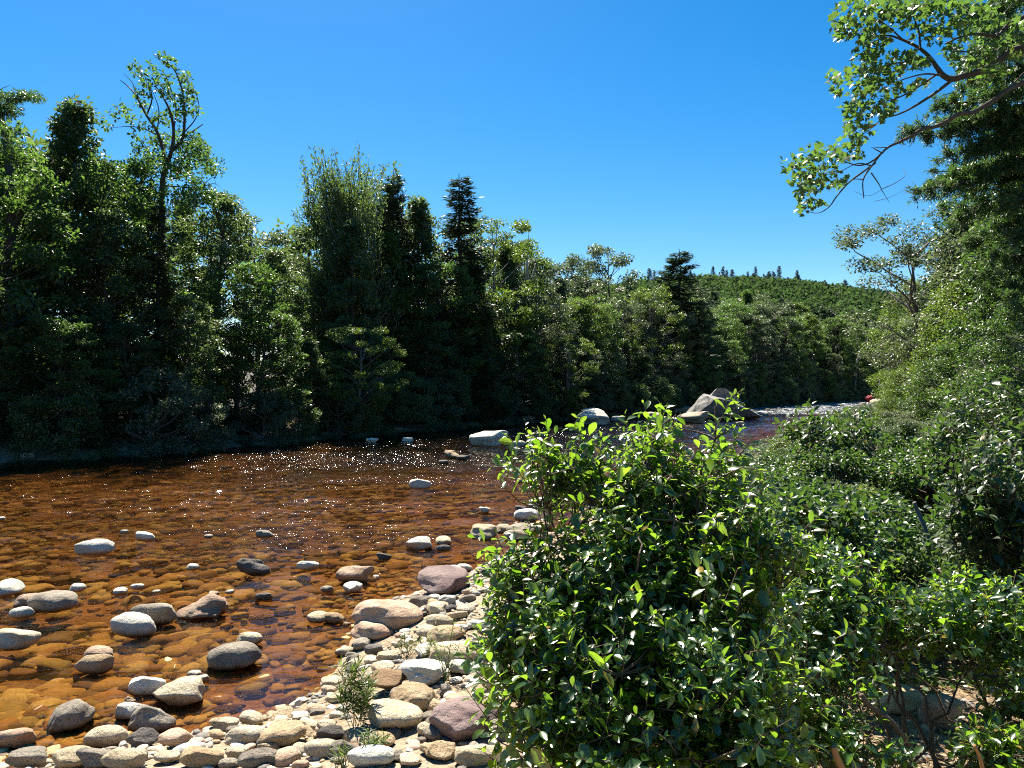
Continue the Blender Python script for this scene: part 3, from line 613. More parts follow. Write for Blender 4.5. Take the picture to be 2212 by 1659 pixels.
def pebbles(name, pts, rads, sub, mat, flat=0.6, kindlabel=None):
    V0, F0 = ICO[sub]; shapes = [stone_shape(500 + i, sub, 0.2 if i % 3 else 0.7)[0] for i in range(12)]
    VV = []; FF = []; n = 0
    for (x, y, z), r in zip(pts, rads):
        a = rng.uniform(0, 6.28); c, s = math.cos(a), math.sin(a)
        v = shapes[rng.randint(12)] * np.array([r * rng.uniform(.9, 1.45), r * rng.uniform(.65, 1.0), r * flat * rng.uniform(.7, 1.1)])
        v = v @ np.array([[c, -s, 0], [s, c, 0], [0, 0, 1]]).T + (x, y, z)
        VV.append(v); FF.append(F0 + n); n += len(v)
    o = obj(name, mesh_np(name, np.concatenate(VV), [np.concatenate(FF)], mat, True)); return o
def pebblemat(name, cols, under=False):
    m, t, b = newmat(name); N = t.nodes; Lk = t.links
    geo = N.new('ShaderNodeNewGeometry'); cr = N.new('ShaderNodeValToRGB'); cr.color_ramp.interpolation = 'CONSTANT'
    els = cr.color_ramp.elements
    for i, c in enumerate(cols):
        e = els[i] if i < 2 else els.new(i / len(cols))
        e.position = i / len(cols); e.color = (*c, 1)
    Lk.new(geo.outputs['Random Per Island'], cr.inputs[0])
    n = N.new('ShaderNodeTexNoise'); n.inputs['Scale'].default_value = 45; n.inputs['Detail'].default_value = 5; Lk.new(geo.outputs['Position'], n.inputs['Vector'])
    r2 = N.new('ShaderNodeMapRange'); r2.inputs['From Min'].default_value = 0.3; r2.inputs['From Max'].default_value = 0.7; r2.inputs['To Min'].default_value = 0.6; r2.inputs['To Max'].default_value = 1.15; Lk.new(n.outputs[0], r2.inputs['Value'])
    hv = N.new('ShaderNodeHueSaturation'); Lk.new(cr.outputs[0], hv.inputs['Color']); Lk.new(r2.outputs[0], hv.inputs['Value'])
    Lk.new(hv.outputs[0], b.inputs['Base Color']); b.inputs['Roughness'].default_value = 0.8
    bp = N.new('ShaderNodeBump'); bp.inputs['Strength'].default_value = 0.6; bp.inputs['Distance'].default_value = 0.006; Lk.new(n.outputs[0], bp.inputs['Height']); Lk.new(bp.outputs[0], b.inputs['Normal'])
    return m
M['pebble'] = pebblemat('pebble', [(0.52, 0.44, 0.32), (0.30, 0.27, 0.23), (0.48, 0.34, 0.25), (0.62, 0.58, 0.50), (0.36, 0.25, 0.14), (0.16, 0.14, 0.12), (0.44, 0.36, 0.26)])
M['bedstone'] = pebblemat('bedstone', [(0.38, 0.27, 0.11), (0.22, 0.13, 0.06), (0.46, 0.36, 0.15), (0.32, 0.19, 0.08), (0.14, 0.09, 0.05), (0.40, 0.27, 0.10), (0.28, 0.23, 0.09), (0.50, 0.42, 0.22), (0.24, 0.14, 0.06)])
pts = []; rad = []
for _ in range(16000):
    x = rng.uniform(-6, 3.5); y = rng.uniform(3.2, 14)
    if abs(x) > 0.75 * y + .5: continue
    g = float(height(x, y))
    if g < -0.035 : continue
    if g > 0.52 and rng.rand() < 0.5: continue
    r = 0.012 + 0.035 * rng.rand() ** 2.2
    pts.append((x, y, g + r * 0.2)); rad.append(r)
    if len(pts) > 6000: break
o = pebbles('gravel', pts, rad, 2, M['pebble']); tag(o, 'small mixed gravel and pebbles covering the bar between the cobbles', 'gravel', kind='stuff')
pts = []; rad = []
cand = rng.uniform(0, 1, (40000, 2)); yy = 4.2 * (42 / 4.2) ** cand[:, 0]; xx = (cand[:, 1] * 2 - 1) * 0.74 * yy
gz = height(xx, yy); k = 0
for x, y, g in zip(xx, yy, gz):
    if g > -0.02 or g < -0.5: continue
    if wav(x, y, 1.9) < -0.25 and rng.rand() < .75: continue
    r = min(0.02 + 0.15 * rng.rand() ** 2.6, 0.35 * -g + 0.10)
    if g + r * 0.5 > -0.01 : r = min(r, 0.06)
    pts.append((x, y, g + r * 0.12)); rad.append(r); k += 1
    if k > 8500: break
o = pebbles('riverbed_stones', pts, rad, 2, M['bedstone'], 0.5); tag(o, 'rounded orange-brown stones lying under the clear water', 'stones', kind='stuff')

# split boulder at the head of the far riffle
def hull_rock(name, pts, mat, disp=0.05, sub=3, seed=0):
    import bmesh
    bm = bmesh.new()
    for p in pts: bm.verts.new(p)
    bmesh.ops.convex_hull(bm, input=bm.verts)
    bmesh.ops.triangulate(bm, faces=bm.faces)
    bmesh.ops.subdivide_edges(bm, edges=bm.edges, cuts=7, use_grid_fill=True)
    rs = np.random.RandomState(seed); ks = rs.normal(0, 1, (10, 3)) * 2.2; ph = rs.uniform(0, 6, 10)
    for v in bm.verts:
        c = np.array(v.co[:]); d = sum(math.sin(c @ k_ * (1 + i * .35) + p_) / (1 + i * .3) for i, (k_, p_) in enumerate(zip(ks, ph)))
        v.co += Vector(norm(c + 1e-6)) * d * disp
    me = bpy.data.meshes.new(name); bm.to_mesh(me); bm.free(); me.materials.append(mat); return me
q = 1.0 / 1597.0 * 50.0
bx, by = (1570 - CX) * q, 50.5
t_ = empty('split_boulder', (bx, by, -0.3)); tag(t_, 'huge split grey boulder with sharp ridges at the far riffle', 'boulder')
def bp_(px, py, dy): return ((px - 1570) * q, dy, CAMH + (CY - py) * q + 0.3)
lo = 0.0
obj('front_slab', hull_rock('front_slab', [bp_(1492, 906, -.5), bp_(1640, 904, -.4), bp_(1530, 906, -.6), bp_(1608, 906, -.4), bp_(1504, 876, -.2), bp_(1521, 853, 0.1), bp_(1536, 862, -1.35), bp_(1560, 862, -1.4), bp_(1610, 884, -1.5), bp_(1637, 897, -1.3),
    bp_(1492, 906, 2.0), bp_(1630, 904, 2.0), bp_(1533, 852, .8), bp_(1600, 870, 1.6)], ST['slate'], 0.03, seed=2), t_)
obj('rear_slab', hull_rock('rear_slab', [bp_(1545, 905, 1.2), bp_(1632, 905, 1.6), bp_(1545, 861, 1.1), bp_(1561, 839, .9), bp_(1582, 838, .9), bp_(1600, 852, 1.0), bp_(1617, 874, 1.1), bp_(1625, 885, 1.5), bp_(1560, 860, 3.2), bp_(1600, 870, 3.4), bp_(1550, 905, 3.6), bp_(1630, 905, 3.4)], ST['slate'], 0.02, seed=5), t_)
# red bundle at the bend
rp = ground_pt(1878, 869)
V, Fc = stone_shape(901, 4, 0.2)
m, t, b = newmat('red_cloth'); b.inputs['Base Color'].default_value = (0.55, 0.03, 0.02, 1); b.inputs['Roughness'].default_value = 0.6
nn = t.nodes.new('ShaderNodeTexNoise'); nn.inputs['Scale'].default_value = 5; bb = t.nodes.new('ShaderNodeBump'); bb.inputs['Distance'].default_value = 0.15; t.links.new(nn.outputs[0], bb.inputs['Height']); t.links.new(bb.outputs[0], b.inputs['Normal'])
o = obj('cloth_bundle', mesh_np('cloth_bundle', V, [Fc], m, True)); o.location = (rp[0], rp[1], 0.45); o.scale = (0.62, 0.6, 0.5); tag(o, 'red rounded bundle beside the pale boulder at the far bend', 'bundle')
# ------------------------------------------------------------------ trees
def rand_dirs(rs, n, up=0.0, flat=1.0):
    v = rs.normal(0, 1, (n, 3)); v[:, 2] *= flat; v[:, 2] += up; return norm(v)
def leaf_cloud(rs, centres, radii, per, L, up=0.55):
    """leaves gathered in flattened clumps; normals lean upward, tips droop outward"""
    C = np.repeat(centres, per, 0); Rr = np.repeat(radii, per, 0)
    u = rs.normal(0, 1, (len(C), 3)); u = norm(u) * (rs.rand(len(C), 1) ** 0.45)
    P = C + u * Rr
    D = norm(u * 0.8 + rs.normal(0, 0.6, P.shape) + np.array([0, 0, -0.25]))
    N_ = norm(rs.normal(0, 0.75, P.shape) + np.array([0, 0, up]))
    s = rs.uniform(0.7, 1.3, len(P)) * L
    return P, D, N_, s
def broadleaf(seed, H=10.0, Rm=2.8, K=85, per=260, L=0.15, prof='round', base=0.06, clump=(0.75, 0.42), trunk_r=0.16, up=0.55):
    rs = np.random.RandomState(seed); tb = Tubes()
    lean = rs.normal(0, 0.04, 2) * H
    zt = np.linspace(0, H * 0.86, 9); tr_ = np.stack([lean[0] * (zt / H) ** 1.5 + rs.normal(0, .05, 9), lean[1] * (zt / H) ** 1.5 + rs.normal(0, .05, 9), zt], 1); tr_[0, :2] = 0
    tb.add(tr_, np.linspace(trunk_r, 0.02, 9), 7)
    cen = []
    lob = [(rs.uniform(0, 6.28), rs.uniform(0.35, 0.95), rs.uniform(0.55, 1.15)) for _ in range(6)]
    while len(cen) < K:
        t = rs.uniform(base, 1.0)
        if prof == 'round': r = math.sqrt(max(0, 1 - ((t - 0.52) / 0.50) ** 2))
        elif prof == 'spire': r = (1 - t) ** 0.75 * 1.05
        elif prof == 'column': r = 0.75 * (1 - t ** 4) ** 0.6
        elif prof == 'wide': r = math.sqrt(max(0, 1 - ((t - 0.68) / 0.40) ** 2)) if t > .28 else 0.25
        elif prof == 'shrub': r = math.sqrt(max(0, 1 - ((t - 0.25) / 0.76) ** 2))
        a = rs.uniform(0, 6.28)
        m_ = 1.0
        for la, lz, lk in lob:
            m_ += (lk - 0.85) * math.exp(-((math.cos(a - la) - 1) ** 2) * 3 - ((t - lz) / 0.18) ** 2)
        rr = Rm * r * m_ * rs.uniform(0.35, 1.0) ** 0.5
        x = tr_[-1][0] * t + rr * math.cos(a); y = tr_[-1][1] * t + rr * math.sin(a)
        cen.append((x, y, t * H - 0.3 * rs.rand()))
    cen = np.array(cen)
    for c in cen[::2]:
        zb = max(0.1 * H, c[2] - np.hypot(c[0], c[1]) * rs.uniform(0.5, 1.0)); zb = min(zb, H * .8)
        k = zb / (H * 0.86) * 8; i0 = int(min(k, 7)); b0 = tr_[i0] + (tr_[i0 + 1] - tr_[i0]) * (k - i0)
        tb.add(curve(b0, c, rs, 5, wob=0.06), np.linspace(0.035, 0.008, 5), 4)
    rad = np.stack([rs.uniform(.7, 1.3, K) * clump[0], rs.uniform(.7, 1.3, K) * clump[0], rs.uniform(.7, 1.3, K) * clump[1]], 1)
    P, D, N_, s = leaf_cloud(rs, cen, rad, per, L, up)
    return tb, leaves_simple(P, D, N_, s, s * 0.55)
def plume_tree(seed, H=12.0, Rm=2.6, L=0.13):
    """willow or aspen with many upswept leafy wands ending in points"""
    rs = np.random.RandomState(seed); tb = Tubes(); Ps = []; Ds = []
    zt = np.linspace(0, H * 0.8, 8); tr_ = np.stack([rs.normal(0, .05, 8), rs.normal(0, .05, 8), zt], 1); tb.add(tr_, np.linspace(.17, .02, 8), 6)
    for i in range(150):
        t = rs.uniform(0.1, 0.8); a = rs.uniform(0, 6.28); r = Rm * rs.uniform(.4, 1) * (1 - 0.55 * t)
        b0 = np.array([0, 0, t * H * 0.85]); tip = b0 + np.array([math.cos(a) * r, math.sin(a) * r, rs.uniform(1.4, 3.2)])
        tip[2] = min(tip[2], H * rs.uniform(.72, 1.0)); P = curve(b0, tip, rs, 7, wob=.05, sag=0.12); tb.add(P, np.linspace(.03, .006, 7), 4)
        n = 120; k = rs.uniform(0.25, 1, n) * 6; i0 = np.minimum(k.astype(int), 5); q_ = P[i0] + (P[i0 + 1] - P[i0]) * (k - i0)[:, None]
        wd = 0.24 * (1.15 - k / 6)[:, None] + 0.03
        Ps.append(q_ + rs.normal(0, 1, (n, 3)) * wd); Ds.append(norm(P[-1] - P[0])[None, :].repeat(n, 0))
    P = np.concatenate(Ps); D = norm(np.concatenate(Ds) + rs.normal(0, .5, P.shape)); N_ = norm(rs.normal(0, .8, P.shape) + [0, 0, .8]); s = rs.uniform(.7, 1.3, len(P)) * L
    return tb, leaves_simple(P, D, N_, s, s * .45)
def conifer(seed, H=12.0, Rm=2.3, step=0.42, L=0.16, droop=0.25, sparse=1.0, power=0.9, base=0.05, nb=6, wid=0.3):
    rs = np.random.RandomState(seed); tb = Tubes(); PP = []; DD = []
    zt = np.linspace(0, H, 8); tr_ = np.stack([rs.normal(0, .03, 8), rs.normal(0, .03, 8), zt], 1); tr_[0, :2] = 0; tb.add(tr_, np.linspace(0.17, 0.012, 8), 6)
    z = base * H
    while z < H * 0.985:
        t = z / H; Lb = Rm * (1 - t) ** power + 0.12
        for j in range(nb):
            if rs.rand() > sparse: continue
            a = rs.uniform(0, 6.28) if True else 0; droop_j = droop * rs.uniform(.4, 1.6); l = Lb * rs.uniform(.4, 1.2)
            dirh = np.array([math.cos(a), math.sin(a), 0.0]); b0 = np.array([0, 0, z + rs.uniform(-.15, .15)])
            tip = b0 + dirh * l + np.array([0, 0, -droop_j * l + 0.25 * l * t]); P = curve(b0, tip, rs, 5, wob=.03, lift=-0.08)
            P[-1, 2] += 0.12 * l; tb.add(P, np.linspace(.022 + .01 * l, .004, 5), 4)
            n = int(55 * l) + 10; k = rs.uniform(0.12, 1, n) ** .8 * 4; i0 = np.minimum(k.astype(int), 3); q_ = P[i0] + (P[i0 + 1] - P[i0]) * (k - i0)[:, None]
            side = np.cross(dirh, [0, 0, 1]); sg = rs.choice([-1, 1], n)[:, None]; off = (wid * l * (1.05 - k / 4) * rs.rand(n))[:, None]
            q_ = q_ + side * sg * off + rs.normal(0, .06, (n, 3)) + np.array([0, 0, -.3]) * off
            PP.append(q_); DD.append(norm(dirh + side * sg * 0.8 + rs.normal(0, .35, (n, 3))))
        z += step * (1 - 0.5 * t)
    P = np.concatenate(PP); D = np.concatenate(DD); N_ = norm(rs.normal(0, .45, P.shape) + [0, 0, 1.0]); s = rs.uniform(.7, 1.3, len(P)) * L * 1.25
    return tb, leaves_simple(P, D, N_, s, s * .33, 0.1)

PROTO = {}
def make_proto(key, gen, lmat, bmat, H, crown='crown'):
    tb, (V, Fc) = gen
    PROTO[key] = (tb.mesh('trunk', M[bmat]), mesh_np(crown, V, [Fc], M[lmat]), H, crown)
def plant(key, name, loc, h, label, cat, group, rz=None, sxy=1.0, lmat=None):
    tm, cm, H, crown = PROTO[key]; s = h / H
    e = empty(name, loc, rnd.uniform(0, 6.28) if rz is None else rz, (s * sxy, s * sxy, s))
    obj('trunk' if crown == 'crown' else 'stems', tm, e); c = obj(crown, cm, e)
    if lmat:
        c.material_slots[0].link = 'OBJECT'; c.material_slots[0].material = M[lmat]
    tag(e, label, cat, group); return e
make_proto('m1', broadleaf(1, 10, 2.6, 130, 140, clump=(.46,.27)), 'leaf_maple', 'bark_dark', 10)
make_proto('m2', broadleaf(2, 10, 2.3, 130, 140, prof='spire', clump=(.42,.28)), 'leaf_wood', 'bark_dark', 10)
make_proto('m3', broadleaf(3, 10, 2.4, 140, 135, prof='column', L=0.14, clump=(.42,.26)), 'leaf_wood', 'bark_dark', 10)
make_proto('m4', broadleaf(4, 10, 3.0, 120, 145, prof='wide', L=0.15, clump=(.48,.22)), 'leaf_maple', 'bark_grey', 10)
make_proto('m5', broadleaf(5, 10, 2.7, 140, 150, prof='round', L=0.12, clump=(.44,.28)), 'leaf_grey', 'bark_grey', 10)
make_proto('m6', broadleaf(6, 10, 2.5, 60, 150, prof='round', L=0.16, base=0.35, clump=(0.55, 0.35)), 'leaf_grey', 'bark_dark', 10)
make_proto('p1', plume_tree(7), 'leaf_wood', 'bark_grey', 12)
make_proto('c1', conifer(8), 'needle_dark', 'bark_dark', 12)
make_proto('c2', conifer(9, Rm=2.6, droop=0.35, nb=7, power=0.7), 'needle_dark', 'bark_dark', 12)
make_proto('c3', conifer(10, H=12, Rm=2.1, step=0.6, droop=-0.05, sparse=.8, nb=5, power=.6, L=.2), 'needle_pine', 'bark_dark', 12)
make_proto('s1', broadleaf(11, 3, 1.7, 60, 230, prof='shrub', L=0.10, base=0.0, clump=(.42, .28), trunk_r=.04), 'leaf_wood', 'bark_dark', 3, 'foliage')
make_proto('s2', broadleaf(12, 3, 1.9, 60, 220, prof='shrub', L=0.10, base=0.0, clump=(.45, .22), trunk_r=.04), 'leaf_grey', 'bark_grey', 3, 'foliage')

# skyline of the far wood, in photo pixels
SKX = [-400, 0, 40, 90, 150, 200, 250, 330, 400, 440, 470, 510, 560, 600, 640, 680, 720, 760, 800, 850, 890, 930, 960, 1040, 1090, 1130, 1180, 1250, 1300, 1380, 1440, 1530, 1620, 1720, 1820, 1950, 2100]
SKY = [205, 205, 215, 210, 212, 250, 280, 345, 362, 375, 412, 435, 440, 450, 445, 400, 330, 318, 335, 365, 410, 440, 445, 455, 500, 545, 570, 600, 604, 600, 604, 612, 628, 650, 672, 690, 690]
def skyline(px): return float(np.interp(px, SKX, SKY))
def along(L, step, off, y0=-1e9, y1=1e9, x0=-1e9, jit=0.6):
    out = []
    for a, b in zip(L[:-1], L[1:]):
        d = b - a; l = math.hypot(*d); u = d / l; nrm = np.array([-u[1], u[0]]); k = int(max(1, l / step))
        for i in range(k):
            p = a + d * (i + rs_t.uniform(.2, .8)) / k + nrm * (off + rs_t.uniform(-jit, jit))
            if y0 < p[1] < y1 and p[0] > x0: out.append(p)
    return out
rs_t = np.random.RandomState(21)
FT = FAR[1:]
kinds = ['m1', 'm2', 'm3', 'm1', 'c2', 'm5', 'm3', 'm2', 'm4', 'm2', 'm1', 'c1']
KL = {'m1': ('round leafy maple', 'maple_tree'), 'm2': ('pointed leafy birch', 'birch_tree'), 'm3': ('narrow dark green alder', 'alder_tree'), 'm4': ('broad topped maple', 'maple_tree'),
      'm5': ('grey green round poplar', 'poplar_tree'), 'm6': ('thin crowned ash', 'ash_tree'), 'c1': ('dark pointed spruce', 'spruce_tree'), 'c2': ('drooping dark hemlock', 'hemlock_tree'), 'c3': ('thin branched pine', 'pine_tree'), 'p1': ('upswept willow', 'willow_tree')}
ROWN = ['standing at the far waterline', 'in the second rank across the river', 'in the rear rank across the river', 'deep in the wood across the river']
def far_tree(key, x, y, frac, row, label=None, lmat=None, sxy=1.0, top=None):
    px = CX + x / y * F; g = float(height(x, y)); tp = skyline(px) if top is None else top
    ztop = CAMH + (CY - tp) * y / F; h = max(2.5, (ztop - g) * frac)
    side = 'left third' if px < 740 else ('middle' if px < 1250 else 'right part')
    lab = label or f"{KL[key][0]} {ROWN[row]}, {side}"
    s_ = min(max(1.0, 6.5 / h), 1.6)
    return plant(key, KL[key][1], (x, y, g - 0.1), h, lab, 'tree', 'trees of the wood on the far bank', sxy=sxy * s_, lmat=lmat)
for row, (off, step, f0, f1, y1) in enumerate([(1.3, 2.6, 0.34, 0.60, 125), (3.2, 3.0, 0.72, 0.95, 130), (5.6, 3.4, 0.92, 1.03, 150), (10.0, 4.5, 0.85, 1.0, 160)]):
    for p in along(FT, step, off, y0=12, y1=y1, x0=-34):
        px = CX + p[0] / p[1] * F
        if px < -500: continue
        k = kinds[rs_t.randint(len(kinds))]
        if px < 620 and k[0] == 'c' and (row > 1 or rs_t.rand() < .5): k = 'm3'
        if 1130 < px < 1500 and row < 2 and rs_t.rand() < .6: k = 'm5'
        if row == 2 and 670 < px < 860: k = 'p1'
        lm = None
        if row >= 2 and k[0] == 'm' and rs_t.rand() < .28: k = rs_t.choice(['p1', 'm6', 'c2'])
        if px > 1100:
            f0, f1 = [(.3, .62), (.58, .95), (.8, 1.04), (.85, 1.02)][row]
            if rs_t.rand() < .35 and k[0] == 'm': lm = rs_t.choice(['leaf_grey', 'leaf_yellow', 'leaf_maple', 'leaf_grey'])
        if lm is None and k[0] == 'm' and rs_t.rand() < .08: lm = 'leaf_yellow'
        fr_ = rs_t.uniform(f0, f1)
        if k == 'm4' and row >= 1: k = 'm2'
        if 640 < px < 880 or 930 < px < 1045:
            k = 'm2' if k in ('m1', 'm5', 'c2', 'm4') else k; fr_ = min(fr_, .74) if row in (0, 1) else min(fr_, .8)
        if 260 < px < 450: fr_ = min(fr_, .86); k = 'm3' if k in ('p1', 'm6') else k
        if px < 260 and k in ('p1', 'm6', 'c2', 'c1'): k = 'm1'
        far_tree(k, p[0], p[1], fr_, row, lmat=lm, sxy=rs_t.uniform(.95, 1.25))
# low shrubs hanging over the far water
for p in along(FT, 2.1, 0.5, y0=14, y1=128, x0=-30, jit=.3):
    k = rnd.choice(['s1', 's2', 's1']); far = plant(k, 'bank_shrub', (p[0], p[1], 0.0), rs_t.uniform(1.6, 3.2), 'low leafy shrub hanging over the shaded far waterline', 'shrub', 'shrubs along the far waterline')
# landmark trees of the far wood
def at_bank(px, off):
    """point behind the far shore on the view ray of column px"""
    k = (px - CX) / F; d = np.linspace(8, 200, 3000); s = -sdist(k * d, d, FAR); j = int(np.argmax((s < -off))); return k * d[j], d[j]
def landmark(key, px, top, off, label, lmat=None, sxy=1.0, frac=1.0):
    x, y = at_bank(px, off); return far_tree(key, x, y, frac, 2, label, lmat, sxy, top)
landmark('c1', 996, 372, 2.8, 'tall dark spruce spire standing above the far wood', sxy=1.5)
landmark('p1', 755, 240, 4.0, 'tallest upswept willow with pointed wands, centre left of the far wood')
landmark('p1', 712, 275, 6.0, 'upswept willow leaning at the left of the tallest one')
landmark('p1', 815, 285, 5.5, 'upswept willow on the right shoulder of the tallest one')
landmark('c2', 848, 362, 4.5, 'narrow dark hemlock right of the upswept willows')
landmark('m2', 905, 425, 4, 'dark pointed birch between the willows and the tall spruce')
landmark('m4', 1060, 470, 4, 'leaning maple with yellow green top right of the tall spruce', 'leaf_yellow')
landmark('m6', 1180, 545, 8, 'thin grey crown left of the sky gap')
landmark('m6', 1212, 548, 9, 'second thin grey crown beside the sky gap')
landmark('m6', 1322, 522, 9, 'thin round crowned ash rising alone on the skyline')
landmark('c2', 1466, 535, 3, 'dark shaggy pine with a notched top on the right skyline', sxy=1.9)
landmark('m1', 1275, 640, 2, 'bright yellow green maple in the middle distance', 'leaf_yellow')
# bright boughs over the water
landmark('m4', 775, 600, -.4, 'sunlit leaning maple bough reaching out of the dark wood', 'leaf_yellow', frac=.72)
landmark('m4', 1225, 690, -.2, 'pale sunlit maple low over the far water', 'leaf_yellow', frac=.85)

# sparse topped maple at the upper left: limbs traced from the photo, about 31 m away
def traced(name, paths, rads, depth, jit, rs, tb, k=5):
    out = []
    for (pts_, r0, r1) in paths:
        n = len(pts_); dd = depth + np.cumsum(rs.normal(0, jit, n)); dd = dd - dd[0] + depth if n else dd
        P = np.array([W(p[0], p[1], d_) for p, d_ in zip(pts_, dd)]); P = smooth_path(P, 4); tb.add(P, np.linspace(r0, r1, len(P)), k); out.append(P)
    return out
rs = np.random.RandomState(77); tb = Tubes()
c3 = lambda L: [(x / 3.0, y / 3.0) for x, y in L]
D0 = 31.0
gb = W(350, 900, D0); gz0 = float(height(gb[0], gb[1]))
paths = [(c3([(1040, 2480), (1045, 1900), (1050, 1400), (1050, 1200), (1075, 1070), (1110, 980), (1125, 850), (1100, 720), (1050, 620), (1010, 560)]), .16, .02),
         (c3([(1075, 1070), (1050, 950), (1010, 840), (950, 750), (880, 620), (830, 560), (780, 520)]), .09, .012),
         (c3([(1110, 980), (1180, 900), (1195, 780), (1190, 640), (1160, 520), (1110, 430), (1010, 370)]), .08, .01),
         (c3([(950, 750), (985, 640), (960, 540), (900, 440)]), .04, .008), (c3([(880, 620), (860, 540), (800, 475)]), .03, .006),
         (c3([(1010, 870), (920, 830), (820, 820), (710, 830)]), .035, .006), (c3([(1195, 885), (1250, 850), (1315, 805)]), .045, .02),
         (c3([(1200, 850), (1260, 780), (1290, 700), (1270, 610), (1230, 570)]), .03, .006), (c3([(1190, 700), (1220, 600), (1215, 500)]), .025, .006),
         (c3([(1125, 850), (1140, 700), (1100, 560), (1060, 470), (980, 440)]), .035, .006), (c3([(1020, 840), (1030, 720), (1000, 620), (960, 530)]), .03, .006),
         (c3([(1180, 960), (1230, 930), (1280, 860)]), .03, .008), (c3([(1050, 1200), (1150, 1210), (1290, 1215), (1380, 1190), (1430, 1210)]), .035, .006), (c3([(1300, 1210), (1380, 1150), (1400, 1200)]), .02, .005)]
PT = traced('t', paths, None, D0, .25, rs, tb)
cl = c3([(1050, 360), (1090, 390), (980, 430), (1110, 410), (870, 430), (890, 470), (930, 480), (1020, 480), (1100, 510), (1170, 490), (1210, 510), (940, 550), (1010, 545), (1060, 560), (1090, 575), (1190, 560), (1240, 590),
         (1230, 640), (1250, 620), (900, 610), (960, 590), (1060, 620), (1180, 630), (1270, 715), (1220, 720), (1100, 730), (990, 760), (1090, 790), (1150, 770), (820, 720), (850, 780), (740, 740), (700, 820), (650, 770), (780, 690), (910, 800), (880, 860), (970, 830), (1180, 860), (1260, 870), (1120, 620), (1200, 500), (1140, 660),
         (1040, 760), (900, 650), (940, 700), (1210, 680), (1180, 720)])
ctr = np.array([W(x, y, D0 + rs.normal(0, .8)) for x, y in cl]); P, D, N_, s = leaf_cloud(rs, ctr, np.full((len(ctr), 3), .22), 28, .17)
lowc = np.array([W(x, y, D0 + rs.normal(0, 1.2)) for x, y in c3([(rs.uniform(850, 1400), rs.uniform(900, 1350)) for _ in range(46)])]); P2, D2, N2, s2 = leaf_cloud(rs, lowc, np.full((len(lowc), 3), .42), 130, .14)
V, Fc = leaves_simple(np.concatenate([P, P2]), np.concatenate([D, D2]), np.concatenate([N_, N2]), np.concatenate([s, s2]), np.concatenate([s, s2]) * .6)
e = empty('maple_tree', (0, 0, 0)); tag(e, 'tall half bare maple with sparse leaf tufts above the far wood', 'tree', 'trees of the wood on the far bank')
obj('trunk', tb.mesh('trunk', M['bark_dark']), e); obj('crown', mesh_np('crown', V, [Fc], M['leaf_maple']), e)
def rebase(e, p):
    """put the Empty at the thing's foot"""
    e.location = tuple(p)
    for c in e.children: c.location = tuple(-np.asarray(p))
bpy.context.view_layer.update()
rebase(e, (gb[0], gb[1], gz0))
# pine with a flat bough at the left edge
rs = np.random.RandomState(78); tb = Tubes(); D0 = 27.0
f216 = lambda L: [(x / 3.0, y / 3.0) for x, y in L]
paths = [(f216([(60, 2500), (70, 1500), (60, 1100), (20, 820), (0, 700), (-40, 560)]), .2, .03), (f216([(-10, 690), (90, 665), (170, 640), (240, 625)]), .05, .01), (f216([(-30, 600), (20, 570), (70, 550)]), .02, .005),
         (f216([(30, 800), (80, 750), (130, 720)]), .03, .006), (f216([(70, 1500), (200, 1280), (290, 1160), (400, 1100)]), .12, .03)]
PT = traced('t', paths, None, D0, .15, rs, tb)
cc = f216([(x, y) for x, y in [(200, 620), (150, 615), (100, 625), (60, 640), (20, 630), (-20, 610), (225, 630), (60, 700), (30, 740), (90, 720), (0, 680), (20, 900), (-40, 780), (90, 950)]])
ctr = np.array([W(x, y, D0 + rs.normal(0, .4)) for x, y in cc]); P, D, N_, s = leaf_cloud(rs, ctr, np.tile([.38, .38, .14], (len(ctr), 1)), 190, .14)
V, Fc = leaves_simple(P, D, N_, s, s * .28)
e = empty('pine_tree'); tag(e, 'old pine with one flat bough, cut by the left edge', 'tree', 'trees of the wood on the far bank'); obj('trunk', tb.mesh('trunk', M['bark_dark']), e); obj('crown', mesh_np('crown', V, [Fc], M['needle_pine']), e)
p = W(20, 900, D0); rebase(e, (p[0], p[1], float(height(p[0], p[1]))))
# bare snag on the skyline
def snag(px, top, base, off, paths, label):
    x, y = at_bank(px, off); rs = np.random.RandomState(int(px)); tb = Tubes(); traced('t', paths, None, y, .3, rs, tb)
    e = empty('dead_tree'); tag(e, label, 'tree', 'trees of the wood on the far bank'); obj('trunk', tb.mesh('trunk', M['bark_pale']), e); p = W(px, base, y); rebase(e, (p[0], p[1], float(height(p[0], p[1]))))
snag(1145, 505, 800, 6, [([(1146, 840), (1144, 680), (1142, 620), (1138, 570), (1142, 530), (1141, 505)], .14, .02), ([(1143, 640), (1152, 590), (1160, 560), (1168, 535)], .07, .012), ([(1143, 630), (1130, 600), (1118, 575)], .04, .01), ([(1150, 600), (1158, 580), (1156, 560)], .02, .006), ([(1142, 600), (1132, 575), (1126, 555)], .02, .006)], 'bare dead tree with two prongs on the skyline right of the spruce')
snag(1838, 690, 850, 1.0, [([(1846, 860), (1850, 790), (1858, 760), (1872, 740), (1880, 700)], .16, .03), ([(1858, 760), (1850, 730), (1854, 700)], .08, .02)], 'pale leaning dead trunk low at the right end of the far wood')
